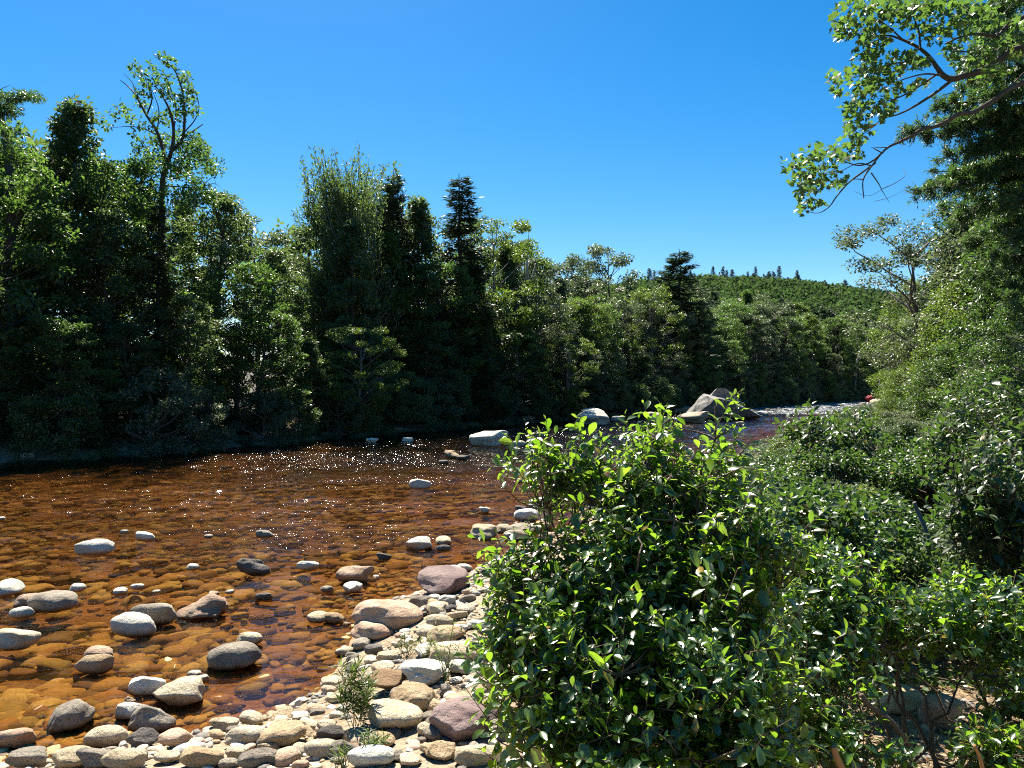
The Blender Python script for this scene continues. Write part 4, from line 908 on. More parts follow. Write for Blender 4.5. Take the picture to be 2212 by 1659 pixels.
# dark dense wood behind the front ranks
rs = np.random.RandomState(31); cen = []
for p in along(FT, 2.2, 17.0, y0=14, y1=300, x0=-60, jit=5.0) * 2:
    px = CX + p[0] / max(p[1], 1) * F; g = float(height(p[0], p[1])); ztop = CAMH + (CY - skyline(px)) * p[1] / F
    for _ in range(7): cen.append((p[0] + rs.normal(0, 1.2), p[1] + rs.normal(0, 1.2), g + rs.uniform(0, 0.82) * max(2, ztop - g)))
cen = np.array(cen); P, D, N_, s = leaf_cloud(rs, cen, np.full((len(cen), 3), 1.3), 46, .45); V, Fc = leaves_simple(P, D, N_, s, s * .6)
o = obj('woods', mesh_np('woods', V, [Fc], M['leaf_wood'])); tag(o, 'dense dark interior of the wood on the far bank', 'wood', kind='stuff')

# ------------------------------------------------------------------ wooded hill
rs = np.random.RandomState(41); PP = []; n_h = 0; cenH = []
while n_h < 2600:
    y = 150 + 430 * rs.rand() ** 0.8; px = rs.uniform(1180, 2080); x = (px - CX) / F * y
    g = float(height(x, y))
    if g < 6: 
        if rs.rand() < .6: continue
    n_h += 1; r = rs.uniform(3.2, 5.4); cenH.append((x, y, g + r * 0.9, r))
VH = []; FH = []; nn = 0
for x, y, z, r in cenH:
    ls = 0.32 + 0.0016 * y; n = int(95 * (1.0 if y > 250 else 1.6))
    u = norm(rs.normal(0, 1, (n, 3))); u[:, 2] = np.abs(u[:, 2]) * 1.1 - 0.25; bump_ = 1 + 0.16 * np.sin(u[:, 0:1] * 5 + x) * np.sin(u[:, 1:2] * 5 + y)
    P = np.array([x, y, z]) + u * bump_ * np.array([r, r, r * 0.95]); D = norm(rs.normal(0, 1, P.shape) - u * 0.0); N_ = norm(u + rs.normal(0, .45, P.shape)); s = rs.uniform(.8, 1.5, n) * ls * 1.6
    v, f = leaves_simple(P, D, N_, s, s * .8, .1); VH.append(v); FH.append(f + nn); nn += len(v)
o = obj('hill_forest', mesh_np('hill_forest', np.concatenate(VH), [np.concatenate(FH)], M['leaf_hill'])); tag(o, 'dense leafy forest covering the distant hill', 'forest', kind='stuff')
hp = [(1405, .8), (1420, .7), (1500, .55), (1532, .6), (1556, 1.0), (1575, .6), (1590, .7), (1612, .55), (1624, .6), (1640, 1.1), (1655, .8), (1668, .6), (1676, .7), (1690, 1.2), (1705, .6), (1716, 1.1), (1733, .9), (1755, .9), (1778, .6), (1790, .7), (1817, 1.0), (1832, .7), (1845, .9), (1860, .9), (1868, 1.0), (1882, .8), (1900, 1.0), (1912, .7), (1925, .9), (1940, .8)]
for i, (px, k) in enumerate(hp):
    px += rs.uniform(-9, 9); k *= rs.uniform(.6, 1.25)
    y = 490 + rs.uniform(-15, 15); x = (px - CX) / F * y; g = float(height(x, y)); h = 11 + 7 * k
    plant('c1' if i % 2 else 'c2', 'spruce_tree', (x, y, g), h, 'small dark spruce point on the crest of the distant hill', 'tree', 'spruces along the crest of the hill', sxy=rs.uniform(1.0, 1.7))
# ------------------------------------------------------------------ near bank, right side
rs = np.random.RandomState(55)
def near_tree(key, px, d, top, label, lmat=None, sxy=1.0, name=None):
    x = (px - CX) / F * d; g = float(height(x, d)); h = CAMH + (CY - top) * d / F - g
    return plant(key, name or KL[key][1], (x, d, g - .05), h, label, 'tree', 'trees of the near bank on the right', sxy=sxy, lmat=lmat)
make_proto('n1', broadleaf(61, 6, 2.0, 100, 300, prof='round', L=0.085, base=0.0, clump=(.42, .28), trunk_r=.08, up=.9), 'leaf_bank', 'bark_grey', 6)
make_proto('n2', broadleaf(62, 6, 1.7, 100, 300, prof='column', L=0.085, base=0.0, clump=(.36, .25), trunk_r=.08, up=.9), 'leaf_bank', 'bark_grey', 6)
make_proto('n3', broadleaf(63, 7, 1.9, 60, 210, prof='wide', L=0.08, base=0.3, clump=(.36, .22), trunk_r=.08, up=.8), 'leaf_grey', 'bark_grey', 7)
for a in [('n3', 1990, 26, 462, 'silvery leafed birch leaning left over the sky gap at right', 'leaf_grey', 1.25, 'birch_tree'), ('n3', 2035, 27, 500, 'second silvery birch behind the leaning one', 'leaf_grey', 1.1, 'birch_tree'),
          ('n2', 2100, 24, 455, 'dense grey green alder right of the young pine', 'leaf_grey', 1.2, 'alder_tree'), ('n1', 2170, 20, 420, 'broad grey green alder near the right edge', 'leaf_grey', 1.1, 'alder_tree'),
          ('n2', 2225, 17, 380, 'tall alder cut by the right edge', None, 1.2, 'alder_tree'), ('n1', 2010, 34, 600, 'rounded green maple behind the silvery birch', 'leaf_yellow', 1.1, 'maple_tree'),
          ('n2', 2065, 29, 560, 'green birch filling the gap below the young pine', None, 1.2, 'birch_tree'), ('n1', 1975, 42, 648, 'small round maple where the right wall of trees begins', None, 1.0, 'maple_tree'),
          ('n1', 1985, 30, 680, 'light green young maple at the left end of the right wall', 'leaf_yellow', 1.0, 'maple_tree'), ('n2', 2050, 22, 650, 'dense young alder in the right wall of trees', None, 1.2, 'alder_tree'),
          ('n1', 2120, 18, 600, 'yellow green young maple in the right wall', 'leaf_yellow', 1.1, 'maple_tree'), ('n2', 2200, 15, 560, 'dark young alder close to the right edge', None, 1.2, 'alder_tree'),
          ('n1', 1990, 23, 780, 'low bright shrubby maple over the riffle end', 'leaf_yellow', 1.3, 'maple_tree'), ('n1', 2080, 16, 740, 'low green alder in the middle of the right wall', None, 1.3, 'alder_tree'),
          ('n2', 2170, 13, 720, 'low grey alder below the wall near the right edge', 'leaf_grey', 1.4, 'alder_tree'), ('n1', 1985, 52, 720, 'far small maple behind the pale boulder', None, 1.0, 'maple_tree'), ('n1', 1975, 64, 745, 'farthest maple of the near bank', None, 1.0, 'maple_tree'),
          ('n1', 2020, 19, 800, 'low grey leafed alder at the foot of the right wall', 'leaf_grey', 1.4, 'alder_tree'), ('n1', 2260, 11.5, 640, 'alder mostly beyond the right edge', None, 1.0, 'alder_tree'), ('n1', 2120, 12, 830, 'shoulder-high alder before the right wall', None, 1.3, 'alder_tree'),
          ('m3', 2330, 22, 150, 'tall dark alder beyond the right edge', None, 1.3, 'alder_tree'), ('m2', 2240, 30, 300, 'tall birch rising behind the pine boughs', None, 1.2, 'birch_tree')]:
    near_tree(*a)
for i, (px, d, top, k, lm) in enumerate([(1990, 12, 900, 'n1', 'leaf_grey'), (2060, 10, 905, 'n2', 'leaf_grey'), (2130, 9, 900, 'n1', None), (2200, 8, 890, 'n2', None), (1930, 17, 885, 'n1', 'leaf_grey'), (2020, 8.5, 985, 'n2', None), (1900, 13, 945, 'n1', None), (1830, 15, 925, 'n2', 'leaf_grey'), (1960, 9, 1000, 'n1', 'leaf_yellow'), (2170, 6.8, 985, 'n1', None)]):
    near_tree(k, px, d, top, f"{['first','second','third','fourth','fifth','sixth','seventh','eighth','ninth','tenth'][i]} chest-high leafy alder sapling rising out of the right bank thicket", lm, 1.5, 'alder_sapling')
near_tree('c3', 2052, 24, 405, 'thin young pine with sparse whorls beside the sky', None, 0.8, 'pine_tree')
# small leaved bank shrubs
make_proto('b1', broadleaf(65, 1.5, 0.95, 75, 110, prof='shrub', L=0.062, base=0.0, clump=(.17, .13), trunk_r=.02, up=.8), 'leaf_bank', 'twig', 1.5, 'foliage')
make_proto('b2', broadleaf(66, 1.5, 0.85, 70, 110, prof='round', L=0.066, base=0.0, clump=(.16, .12), trunk_r=.02, up=.8), 'leaf_bank', 'twig', 1.5, 'foliage')
nb = 0; used_b = []
for _ in range(9000):
    d = 4.6 * (95 / 4.6) ** rs.rand(); px = rs.uniform(1560, 2330); x = (px - CX) / F * d
    if float(sdist(np.array([x]), np.array([d]), NEAR)[0]) > -0.35 - .01 * d: continue
    if px < 1640 + max(0, (d - 24)) * 4.2: continue
    if d < 8.4 and 1850 < px < 2150: continue
    if any((x - u[0]) ** 2 + (d - u[1]) ** 2 < (0.46 + 0.038 * d) ** 2 for u in used_b): continue
    used_b.append((x, d)); g = float(height(x, d)); k = rs.choice(['b1', 'b2']); sc_ = 1 + 0.02 * d
    lim = CAMH + (CY - np.interp(px, [1640, 1700, 1760, 1850, 1950, 2212], [970, 925, 905, 875, 850, 840])) * d / F - g
    h = min(rs.uniform(.6, 1.7) * sc_, max(.25, lim * .72))
    plant(k, 'bank_shrub', (x, d, g - .03), h, 'knee to waist high small leaved shrub in the thicket along the right bank', 'shrub', 'small leaved shrubs of the right bank thicket', sxy=rs.uniform(1.0, 1.4) * max(1, .9 * sc_ / max(h, .4)) , lmat=['leaf_bank', 'leaf_bank', 'leaf_grey', 'leaf_yellow'][rs.randint(4)])
    nb += 1
    if nb > 170: break
print('bank shrubs', nb)

# ------------------------------------------------------------------ broad leaved bushes close to the camera
def twig_leaves(rs, B, U, Ln, k, Lf, wr=0.46):
    """leaves spiralled along twigs; returns P,D,N,L"""
    n = len(B); A = norm(np.cross(U, [0.31, 0.2, 0.93])); C = np.cross(U, A); out = [[], [], [], []]
    ph = rs.uniform(0, 6.28, n)
    for i in range(k):
        t = (i + 0.6) / k; an = ph + i * 2.4 + rs.normal(0, .25, n)
        rad = np.cos(an)[:, None] * A + np.sin(an)[:, None] * C
        P = B + U * (Ln * t)[:, None]
        D = norm(rad * (1.0 - .4 * t) + U * (.1 + .7 * t) + rs.normal(0, .25, (n, 3)) + np.array([0, 0, -.12]))
        N_ = norm(U * .35 - rad * .15 + np.array([0, 0, .9]) + rs.normal(0, .42, (n, 3)))
        L = Lf * (0.75 + .45 * math.sin(math.pi * min(1, t * 1.05)) - .25 * (t > .8)) * rs.uniform(.75, 1.2, n)
        for o_, v in zip(out, (P, D, N_, L)): o_.append(v)
    return [np.concatenate(o_) for o_ in out]
def bush(name, label, lobes, ntw, Lf, mat, roots, seed, k=9, tl=(.10, .2), group=None, wr=.46, extra=None, stemr=.009):
    """lobes: (px, py, rx_px, ry_px, depth, rdepth_m)"""
    rs = np.random.RandomState(seed); B = []; U = []
    wts = np.array([l[2] * l[3] for l in lobes], float); wts /= wts.sum()
    cen = [W(l[0], l[1], l[4]) for l in lobes]
    for li, m_ in enumerate((wts * ntw).astype(int)):
        l = lobes[li]; u = norm(rs.normal(0, 1, (m_, 3))); r = rs.rand(m_, 1) ** 0.42
        ax_ = np.array([l[2] / F * l[4], l[5], l[3] / F * l[4]]); nsub = max(3, m_ // 6); us = norm(rs.normal(0, 1, (nsub, 3))) * (rs.rand(nsub, 1) ** .4); pick = rs.randint(0, nsub, m_)
        p = cen[li] + us[pick] * ax_ + rs.normal(0, .06 * min(2.0, Lf / .05), (m_, 3)); u = norm(us[pick] + 1e-6)
        B.append(p); U.append(norm(u * np.array([.8, .8, .55]) + rs.normal(0, .4, (m_, 3)) + np.array([0, 0, .62])))
    B = np.concatenate(B); U = np.concatenate(U); Ln = rs.uniform(*tl, len(B)); B = B - U * Ln[:, None] * .6
    P, D, N_, L = twig_leaves(rs, B, U, Ln, k, Lf * rs.uniform(.6, 1.3, len(B)))
    V, Fc = leaves_full(P, D, N_, L, L * wr * rs.uniform(.85, 1.15, len(L)))
    tb = Tubes(); stems = []
    for i, c in enumerate(cen):
        for j in range(2 if lobes[i][2] < 120 else 3):
            rr_ = sorted(roots, key=lambda q: abs(q[0] - c[0]) + abs(q[1] - c[1])); r0 = np.array(rr_[rs.randint(min(2, len(rr_)))]) + rs.normal(0, .05, 3) * [1, 1, 0]; r0[2] = float(height(r0[0], r0[1])) - .03
            tip = c + rs.normal(0, .35, 3) * np.array([lobes[i][2] / F * lobes[i][4]] * 2 + [lobes[i][3] / F * lobes[i][4]])
            S = curve(r0, tip, rs, 10, wob=.07); stems.append(S); tb.add(S, np.linspace(stemr * rs.uniform(.8, 1.5), .0035, 10), 6)
    SP = np.concatenate([s[3:] for s in stems])
    for b_, u_, l_ in zip(B, U, Ln):
        dist = np.linalg.norm(SP - b_, axis=1) + np.clip(SP[:, 2] - b_[2] + .02, 0, None) * 3; a_ = SP[int(np.argmin(dist))]
        if np.linalg.norm(a_ - b_) > .015: tb.add(np.vstack([curve(a_, b_, rs, 4, wob=.08, sag=.05), b_ + u_ * l_]), [.0035, .003, .0025, .002, .0012], 4)
        else: tb.add(np.vstack([b_, b_ + u_ * l_]), [.002, .001], 4)
    e = empty(name); tag(e, label, 'shrub', group); obj('stems', tb.mesh('stems', M['twig']), e)
    obj('foliage', mesh_np('foliage', V, Fc, M[mat], True), e)
    r0 = roots[0]; rebase(e, (r0[0], r0[1], float(height(r0[0], r0[1])))); return e
main_lobes = [(1388, 960, 75, 80, 2.65, .2), (1270, 1005, 45, 28, 2.6, .12), (1330, 1060, 130, 80, 2.6, .25), (1205, 1010, 62, 66, 2.55, .12), (1180, 990, 45, 45, 2.6, .08), (1480, 1070, 130, 90, 2.75, .3), (1560, 985, 50, 80, 2.7, .12), (1440, 1180, 230, 120, 2.7, .35),
              (1330, 1240, 140, 120, 2.55, .3), (1130, 1230, 80, 60, 2.6, .15), (1095, 1320, 85, 75, 2.6, .18), (1200, 1380, 170, 110, 2.5, .3), (1450, 1350, 260, 140, 2.6, .4), (1130, 1470, 95, 70, 2.5, .2),
              (1330, 1510, 220, 120, 2.45, .35), (1560, 1480, 200, 150, 2.6, .35), (1230, 1610, 150, 60, 2.35, .2), (1480, 1640, 220, 80, 2.4, .3), (1650, 1200, 90, 70, 2.9, .2), (1630, 1600, 90, 80, 2.6, .2)]
main_lobes = [(a + (28 if a < 1150 else 0), b, c, d_, 3.05 - (b - 900) * .00125, min(e_, .24)) for a, b, c, d_, _x, e_ in main_lobes]
bush('broadleaf_bush', 'large glossy green bush filling the lower centre foreground', main_lobes, 2500, .046, 'leaf_bush', [(.55, 2.8, 0), (.75, 2.9, 0), (.35, 2.8, 0), (.9, 2.8, 0), (.6, 3.0, 0)], 5, k=9, group='broad leaved bushes in the foreground', stemr=.011)
right_lobes = [(1790, 1590, 70, 55, 3, .15), (2130, 1625, 60, 35, 3, .12), (1930, 1660, 70, 20, 3, .1), (1840, 1480, 50, 50, 3, .15), (1720, 1230, 110, 60, 3.3, .25), (1850, 1270, 130, 70, 3.5, .3), (1760, 1340, 130, 80, 3.2, .3), (1890, 1330, 120, 60, 3.3, .25), (2030, 1340, 120, 60, 3.5, .25), (2160, 1345, 100, 70, 3.3, .25), (1750, 1430, 80, 75, 3.1, .2),
               (2200, 1500, 55, 80, 3.2, .2), (1700, 1550, 70, 90, 3.0, .2), (2190, 1620, 70, 60, 3.0, .15), (2230, 1420, 70, 120, 3.3, .2)]
right_lobes = [(a, b, c, d_, 3.95 - (b - 1200) * .002, e_) for a, b, c, d_, _x, e_ in right_lobes]
bush('broadleaf_bush', 'low spreading glossy bush at the lower right with bare stems below', right_lobes, 1450, .048, 'leaf_bush', [(2.0, 3.3, 0), (1.7, 3.2, 0), (2.3, 3.4, 0), (1.35, 3.1, 0), (1.9, 3.5, 0), (1.55, 3.4, 0)], 6, k=8, group='broad leaved bushes in the foreground', stemr=.0075)
bush('broadleaf_bush', 'broad leaved bush at the right edge above the grass tuft', [(2150, 1030, 90, 55, 4.6, .3), (2190, 1110, 80, 60, 4.5, .3), (2120, 1100, 60, 40, 4.6, .2), (2200, 1190, 70, 60, 4.4, .25), (2180, 960, 50, 40, 4.8, .2)], 300, .062, 'leaf_bank', [(3.1, 4.7, 0), (3.3, 4.8, 0)], 7, k=8, tl=(.14, .28), group='broad leaved bushes in the foreground')
bush('broadleaf_bush', 'dark broad leaved bush with yellow tips above the small leaved thicket', [(1790, 935, 70, 35, 9.5, .4), (1740, 925, 35, 20, 9.5, .3), (1800, 990, 60, 40, 9.3, .3), (1860, 915, 40, 22, 10, .3)], 210, .085, 'leaf_bank', [(4.0, 9.8, 0), (4.2, 10, 0)], 8, k=8, tl=(.2, .35), group='broad leaved bushes in the foreground')
bush('broadleaf_bush', 'leafy bush low in front of the alder at the right edge', [(2150, 870, 80, 50, 7.5, .4), (2060, 920, 60, 40, 7.8, .4), (2200, 930, 60, 60, 7.2, .4)], 260, .062, 'leaf_bank', [(4.8, 7.8, 0), (5.1, 7.6, 0)], 9, k=8, tl=(.18, .32), group='broad leaved bushes in the foreground')

# ------------------------------------------------------------------ overhanging maple limb, upper right
rs = np.random.RandomState(91); tb = Tubes(); D0 = 8.6
T3 = lambda L: [(1474.6 + x / 3.0, y / 3.0) for x, y in L]
limbs = [(T3([(3300, 2600), (3200, 1500), (3150, 700), (3180, 100), (3200, -600)]), .16, .12),
         (T3([(3160, 560), (2700, 250), (2212, 310), (2060, 380), (1960, 450), (1840, 485), (1750, 512), (1690, 490), (1650, 440), (1600, 370), (1530, 310), (1430, 260), (1330, 230), (1200, 240)]), .06, .006),
         (T3([(2700, 250), (2400, 60), (2212, 110), (2100, 170), (2040, 230), (1900, 220), (1800, 240), (1700, 285)]), .035, .008),
         (T3([(1750, 515), (1640, 600), (1500, 690), (1400, 740), (1300, 770), (1200, 850)]), .02, .004), (T3([(1540, 315), (1530, 200), (1490, 90), (1480, 0)]), .014, .004),
         (T3([(1690, 490), (1560, 480), (1400, 525), (1300, 570)]), .012, .003), (T3([(1650, 480), (1500, 580), (1380, 640), (1280, 665), (1180, 720)]), .013, .003),
         (T3([(1800, 240), (1760, 140), (1700, 60), (1640, -20)]), .012, .004), (T3([(1430, 260), (1300, 150), (1180, 120), (1080, 90)]), .01, .003), (T3([(2040, 230), (2060, 120), (2140, 20)]), .012, .004),
         (T3([(1600, 370), (1450, 400), (1330, 420), (1180, 480), (1050, 520)]), .011, .003), (T3([(1960, 450), (1900, 380), (1850, 340)]), .01, .003),
         (T3([(3170, 900), (2600, 400), (2212, 535), (2120, 575), (2000, 660), (1880, 728), (1800, 735), (1720, 782), (1640, 820), (1560, 832), (1480, 882), (1400, 922), (1340, 950), (1290, 992), (1230, 1070), (1170, 1165), (1174, 1285)]), .04, .006),
         (T3([(1300, 985), (1220, 1050), (1140, 1072), (1050, 1050), (950, 1040)]), .013, .003), (T3([(1250, 1055), (1160, 1120), (1080, 1180), (1000, 1270), (950, 1340), (880, 1380), (800, 1370)]), .013, .003),
         (T3([(1222, 1120), (1270, 1190), (1290, 1230), (1340, 1312)]), .008, .002), (T3([(1290, 1225), (1370, 1190), (1440, 1140), (1430, 1090)]), .005, .002), (T3([(1310, 1290), (1240, 1305), (1340, 1280), (1465, 1215)]), .003, .0015),
         (T3([(1330, 955), (1220, 955)]), .006, .002), (T3([(1290, 990), (1245, 965), (1235, 960)]), .008, .004), (T3([(1512, 862), (1500, 900), (1470, 952)]), .008, .003), (T3([(1170, 1163), (1110, 1162), (1060, 1190), (1000, 1200)]), .006, .002),
         (T3([(1225, 1075), (1130, 1060), (1000, 1120), (860, 1140)]), .008, .002), (T3([(1200, 850), (1120, 900), (1060, 960)]), .006, .002), (T3([(2120, 575), (2200, 480), (2300, 420)]), .01, .004), (T3([(1290, 1230), (1200, 1270), (1110, 1240)]), .003, .0015)]
traced('t', limbs, None, D0, .05, rs, tb, 6)
cl3 = [(900, 1020, 150, 100), (780, 1130, 110, 100), (1050, 980, 110, 70), (960, 1160, 120, 60), (700, 1060, 55, 60), (800, 1250, 80, 40), (800, 1345, 60, 45), (880, 1310, 50, 35), (1130, 1000, 40, 50), (860, 1190, 100, 60),
       (1150, 870, 90, 60), (1080, 830, 50, 70), (1190, 740, 150, 90), (1330, 700, 70, 50), (1240, 620, 170, 80), (1150, 500, 130, 90), (1000, 520, 60, 70), (1010, 590, 40, 40), (1300, 500, 140, 80), (1350, 400, 200, 80), (1200, 330, 110, 80),
       (1130, 190, 150, 80), (1050, 90, 80, 80), (1010, 200, 60, 60), (1300, 110, 200, 100), (1500, 80, 200, 90), (1700, 80, 150, 80), (1600, 220, 150, 60), (1500, 400, 110, 60), (1820, 180, 110, 70), (1950, 300, 90, 60), (2120, 280, 110, 70),
       (1850, 410, 90, 50), (2050, 440, 110, 50), (1950, 510, 70, 40), (1740, 340, 70, 40), (1640, 20, 200, 50), (2180, 180, 60, 60), (1400, 40, 250, 60), (1430, 580, 80, 40), (1090, 720, 60, 60), (1560, 540, 60, 35), (2200, 360, 60, 60), (2020, 120, 90, 60), (1250, 240, 110, 60), (1900, 40, 150, 50), (1200, 20, 150, 40)]
Ps = []
for x, y, rx, ry in cl3:
    n = int(rx * ry / 140) + 6
    a = rs.uniform(0, 6.28, n); r = rs.rand(n) ** .5; px = 1474.6 + (x + rx * r * np.cos(a)) / 3; py = (y + ry * r * np.sin(a)) / 3; d = D0 + rs.normal(0, .28, n)
    Ps.append(np.stack([(px - CX) / F * d, d, CAMH + (CY - py) / F * d], 1))
P = np.concatenate(Ps); D = norm(rs.normal(0, .8, P.shape) + [-.4, 0, -.15]); N_ = norm(rs.normal(0, .65, P.shape) + [0, -.1, .75])
V, Fc = leaves_maple(P, D, N_, rs.uniform(.05, .09, len(P)))
e = empty('maple_tree'); tag(e, 'overhanging maple with lobed leaves and dead twigs at the upper right', 'tree', 'trees of the near bank on the right')
obj('trunk', tb.mesh('trunk', M['bark_dark']), e); obj('crown', mesh_np('crown', V, Fc, M['leaf_maple']), e)
p = W(2575, 860, D0); rebase(e, (p[0], p[1], float(height(p[0], p[1]))))

# big white pine behind the maple, trunk beyond the right edge
rs = np.random.RandomState(95); tb = Tubes(); D0 = 14.0
tx = W(2420, 800, D0)[0]; g0 = float(height(tx, D0)); tb.add(np.array([[tx, D0, g0 - .1], [tx + .05, D0, 4], [tx, D0, 8], [tx + .1, D0, 13]]), [.3, .26, .2, .12], 9)
tips = [(1952, 276), (2032, 342), (1972, 412), (1998, 296), (2035, 206), (2060, 110), (2095, 25), (2012, 235), (2085, 155), (2050, 385), (2000, 398), (2062, 470), (2085, 525), (2115, 450), (2120, 300), (2150, 360), (2140, 85), (2160, 205), (2105, 600), (2135, 560),
        (2175, 640), (2150, -20), (2190, 50), (2075, 330), (2060, 260), (2170, 440), (2180, 520), (2110, -60), (2190, 300), (2130, 400), (2100, 215), (2120, 140), (2170, 120), (2190, 585), (2150, 490), (2020, 372), (2080, 415), (2190, 400), (2160, 280), (2200, 230), (2120, 60)]
Ps = []; Ds = []
tips += [(rs.uniform(2080, 2200), rs.uniform(-80, 640)) for _ in range(8)]
for tpx, tpy in tips:
    d1 = D0 + rs.uniform(-1.6, 1.2); tip = W(tpx, tpy, d1); root = np.array([tx, D0, tip[2] + 0.36 * (tx - tip[0])]); Pb = curve(root, tip, rs, 9, wob=.03, sag=.03); tb.add(Pb, np.linspace(.05, .008, 9), 5)
    Lb = np.linalg.norm(tip - root); u = norm(tip - root); side = norm(np.cross(u, [0, 0, 1]))
    for j in range(int(Lb * 19)):
        k = rs.uniform(.3, 1) * 8; i0 = min(int(k), 7); q_ = Pb[i0] + (Pb[i0 + 1] - Pb[i0]) * (k - i0); sg = rs.choice([-1, 1]); l = rs.uniform(.12, .5) * (1.25 - k / 9)
        te = q_ + side * sg * l * .8 + u * l * .7 + np.array([0, 0, rs.uniform(-.22, .16)]); tb.add(np.array([q_, te]), [.007, .003], 3)
        n = int(44 + 70 * l); tt = rs.uniform(.1, 1.08, (n, 1)); Ps.append(q_ + (te - q_) * tt + rs.normal(0, .03, (n, 3))); Ds.append(norm(norm(te - q_) * .7 + rs.normal(0, .55, (n, 3))))
P = np.concatenate(Ps); D = np.concatenate(Ds); N_ = norm(rs.normal(0, .6, P.shape) + [0, 0, .8]); V, Fc = leaves_simple(P, D, N_, rs.uniform(.07, .12, len(P)), .02, .05)
e = empty('pine_tree'); tag(e, 'large white pine with layered drooping boughs at the upper right', 'tree', 'trees of the near bank on the right')
obj('trunk', tb.mesh('trunk', M['bark_dark']), e); obj('crown', mesh_np('crown', V, [Fc], M['needle_pine']), e); rebase(e, (tx, D0, g0))

# ------------------------------------------------------------------ weeds, grass, sticks
def weed(name, label, px, base_y, top_y, stems, n_leaf, Lf, wr, mat, seed, spread=.10, arch=.0, bare=.35, cat='plant'):
    rs = np.random.RandomState(seed); b0 = ground_pt(px, base_y); d = b0[1]; H = (base_y - top_y) / F * d * 1.08; tb = Tubes(); Ps = []; Ds = []
    for i in range(stems):
        a = rs.uniform(0, 6.28); r = rs.uniform(.2, 1) * spread; h = H * rs.uniform(.6, 1.0); base_ = b0 + rs.normal(0, .02, 3) * [1, 1, 0]
        tip = base_ + np.array([math.cos(a) * r, math.sin(a) * r * .6, h]); P = curve(base_, tip, rs, 8, wob=.04); 
        if arch: P[-1, 2] -= arch * h; P[-2, 2] -= arch * h * .3; P[-1, 0] += arch * h * .5 * (1 if rs.rand() < .5 else -1)
        tb.add(P, np.linspace(.003, .001, 8), 4); k = rs.uniform(bare, 1, n_leaf) * 7; i0 = np.minimum(k.astype(int), 6); Ps.append(P[i0] + (P[i0 + 1] - P[i0]) * (k - i0)[:, None])
        Ds.append(norm(rs.normal(0, .8, (n_leaf, 3)) * [1, 1, .4] + [0, 0, .45]))
    P = np.concatenate(Ps); D = np.concatenate(Ds); N_ = norm(rs.normal(0, .4, P.shape) + [0, 0, 1]); s = rs.uniform(.7, 1.2, len(P)) * Lf; V, Fc = leaves_simple(P, D, N_, s, s * wr, .15)
    e = empty(name); tag(e, label, cat); obj('stems', tb.mesh('stems', M['leaf_weed']), e); obj('leaves', mesh_np('leaves', V, [Fc], M[mat]), e); rebase(e, b0)
weed('weed', 'feathery green goldenrod growing from the bar left of the cream boulder', 772, 1590, 1440, 9, 75, .075, .13, 'leaf_weed', 1, .13)
weed('weed', 'small feathery weed at the foot of the tan striped stone', 812, 1640, 1575, 5, 34, .05, .16, 'leaf_weed', 2, .08)
weed('weed', 'thin tall weed stalks before the rounded tan boulder', 962, 1475, 1345, 7, 22, .05, .14, 'leaf_weed', 3, .16, bare=.45)
weed('weed', 'arching pale grassy sprays between the boulders near the bush', 880, 1420, 1375, 9, 18, .07, .10, 'leaf_grass', 4, .18, arch=.35)
weed('weed', 'second clump of arching sprays below the wide flat boulder', 925, 1425, 1380, 7, 16, .07, .10, 'leaf_grass', 5, .14, arch=.35)
weed('grass_tuft', 'short bright grass tuft at the bottom edge', 735, 1665, 1628, 10, 5, .09, .06, 'leaf_weed', 6, .04, cat='grass')
weed('weed', 'tiny seedling standing on the mauve boulder', 1032, 1600, 1558, 2, 12, .035, .25, 'leaf_weed', 7, .02)
weed('grass_tuft', 'yellow green grass tuft on the bank beside the pale slab', 2085, 1300, 1225, 40, 10, .13, .05, 'leaf_grass', 8, .28, cat='grass')
weed('grass_tuft', 'sparse dry grass behind the bush stems at the lower right', 1900, 1440, 1390, 30, 6, .10, .05, 'leaf_grass', 9, .35, cat='grass')
weed('seedling', 'small round leaved seedling in the bottom right corner', 1900, 1668, 1620, 4, 10, .05, .55, 'leaf_bush', 10, .10)
weed('seedling', 'round leaved sprout right of the stems at the bottom edge', 2090, 1668, 1600, 6, 10, .055, .55, 'leaf_bush', 11, .15)
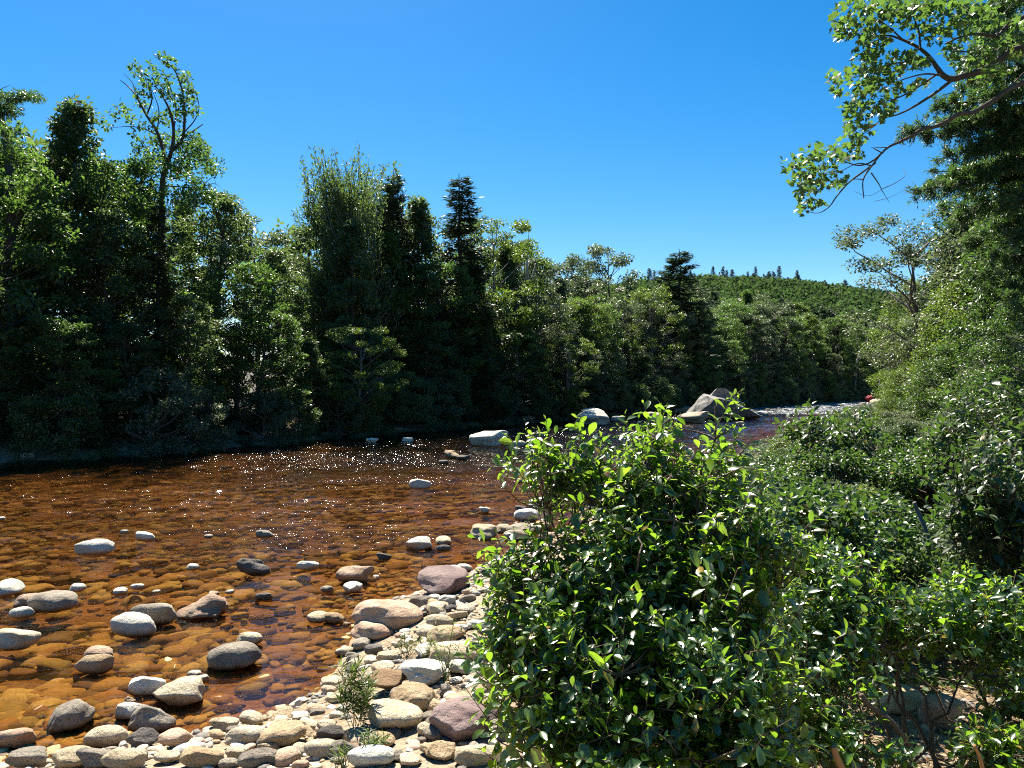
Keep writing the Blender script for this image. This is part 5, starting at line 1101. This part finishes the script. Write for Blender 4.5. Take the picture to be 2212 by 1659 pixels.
# scattered single leaves that break the thicket: yellow tips
rs = np.random.RandomState(7)
def stick(label, pts, d, r, mat, name='stick'):
    tb = Tubes(); P = smooth_path(np.array([W(x, y, dd) for (x, y), dd in zip(pts, d)]), 5); tb.add(P, np.linspace(r, r * .7, len(P)), 7)
    V, Q = np.concatenate(tb.V), np.concatenate(tb.Q); o = obj(name, mesh_np(name, V, [Q, np.arange(7)[None, ::-1], np.arange(len(V) - 7, len(V))[None, :]], M[mat], True)); tag(o, label, 'stick'); return o
stick('orange barkless cut stem leaning at the bottom edge', [(1832, 1700), (1818, 1660), (1806, 1632), (1800, 1612)], [2.1, 2.1, 2.1, 2.1], .012, 'wood_orange')
stick('thick brown bent stem at the foot of the low bush', [(1965, 1610), (1925, 1560), (1880, 1525), (1860, 1500)], [3.2, 3.15, 3.1, 3.1], .014, 'twig')
stick('curved tan stem at the bottom edge', [(2125, 1680), (2118, 1640), (2105, 1610)], [2.5, 2.5, 2.5], .007, 'wood_orange')
stick('leaning forked trunk of a small dead shrub on the right bank', [(2030, 1218), (2010, 1170), (1985, 1110), (1975, 1085)], [5.6, 5.6, 5.7, 5.7], .02, 'bark_grey')
for i in range(26):
    px = rs.uniform(1900, 2210); py = rs.uniform(1430, 1655); p = ground_pt(px, py); a = rs.uniform(0, 3.14); l = rs.uniform(.15, .4)
    tb = Tubes(); dv = np.array([math.cos(a), math.sin(a), 0]) * l; tb.add(np.array([p, p + dv * .5 + [0, 0, .03], p + dv]) + [0, 0, .012], [.006, .005, .003], 5); o = obj('fallen_twig', tb.mesh('fallen_twig', M['twig'])); tag(o, 'thin fallen twig lying on the needle covered ground under the bush', 'twig', 'fallen twigs under the low bush')
# needle litter
n = 9000; px = rs.uniform(1560, 2300, n); d = rs.uniform(2.6, 8, n); x = (px - CX) / F * d; z = height(x, d) + .006
ok = sdist(x, d, NEAR) < -.6; x, d, z = x[ok], d[ok], z[ok]; P = np.stack([x, d, z + rs.rand(len(x)) * .012], 1); D = norm(rs.normal(0, 1, P.shape) * [1, 1, .12]); V, Fc = leaves_simple(P, D, np.tile([0, 0, 1.0], (len(P), 1)), .09, .006, .1)
M['litter'] = leafmat('litter', (.20, .08, .03), (.34, .20, .09), (.2, .1, .04), .1, .7, .2)
o = obj('leaf_litter', mesh_np('leaf_litter', V, [Fc], M['litter'])); tag(o, 'brown pine needles and leaf litter on the right bank', 'litter', kind='stuff')
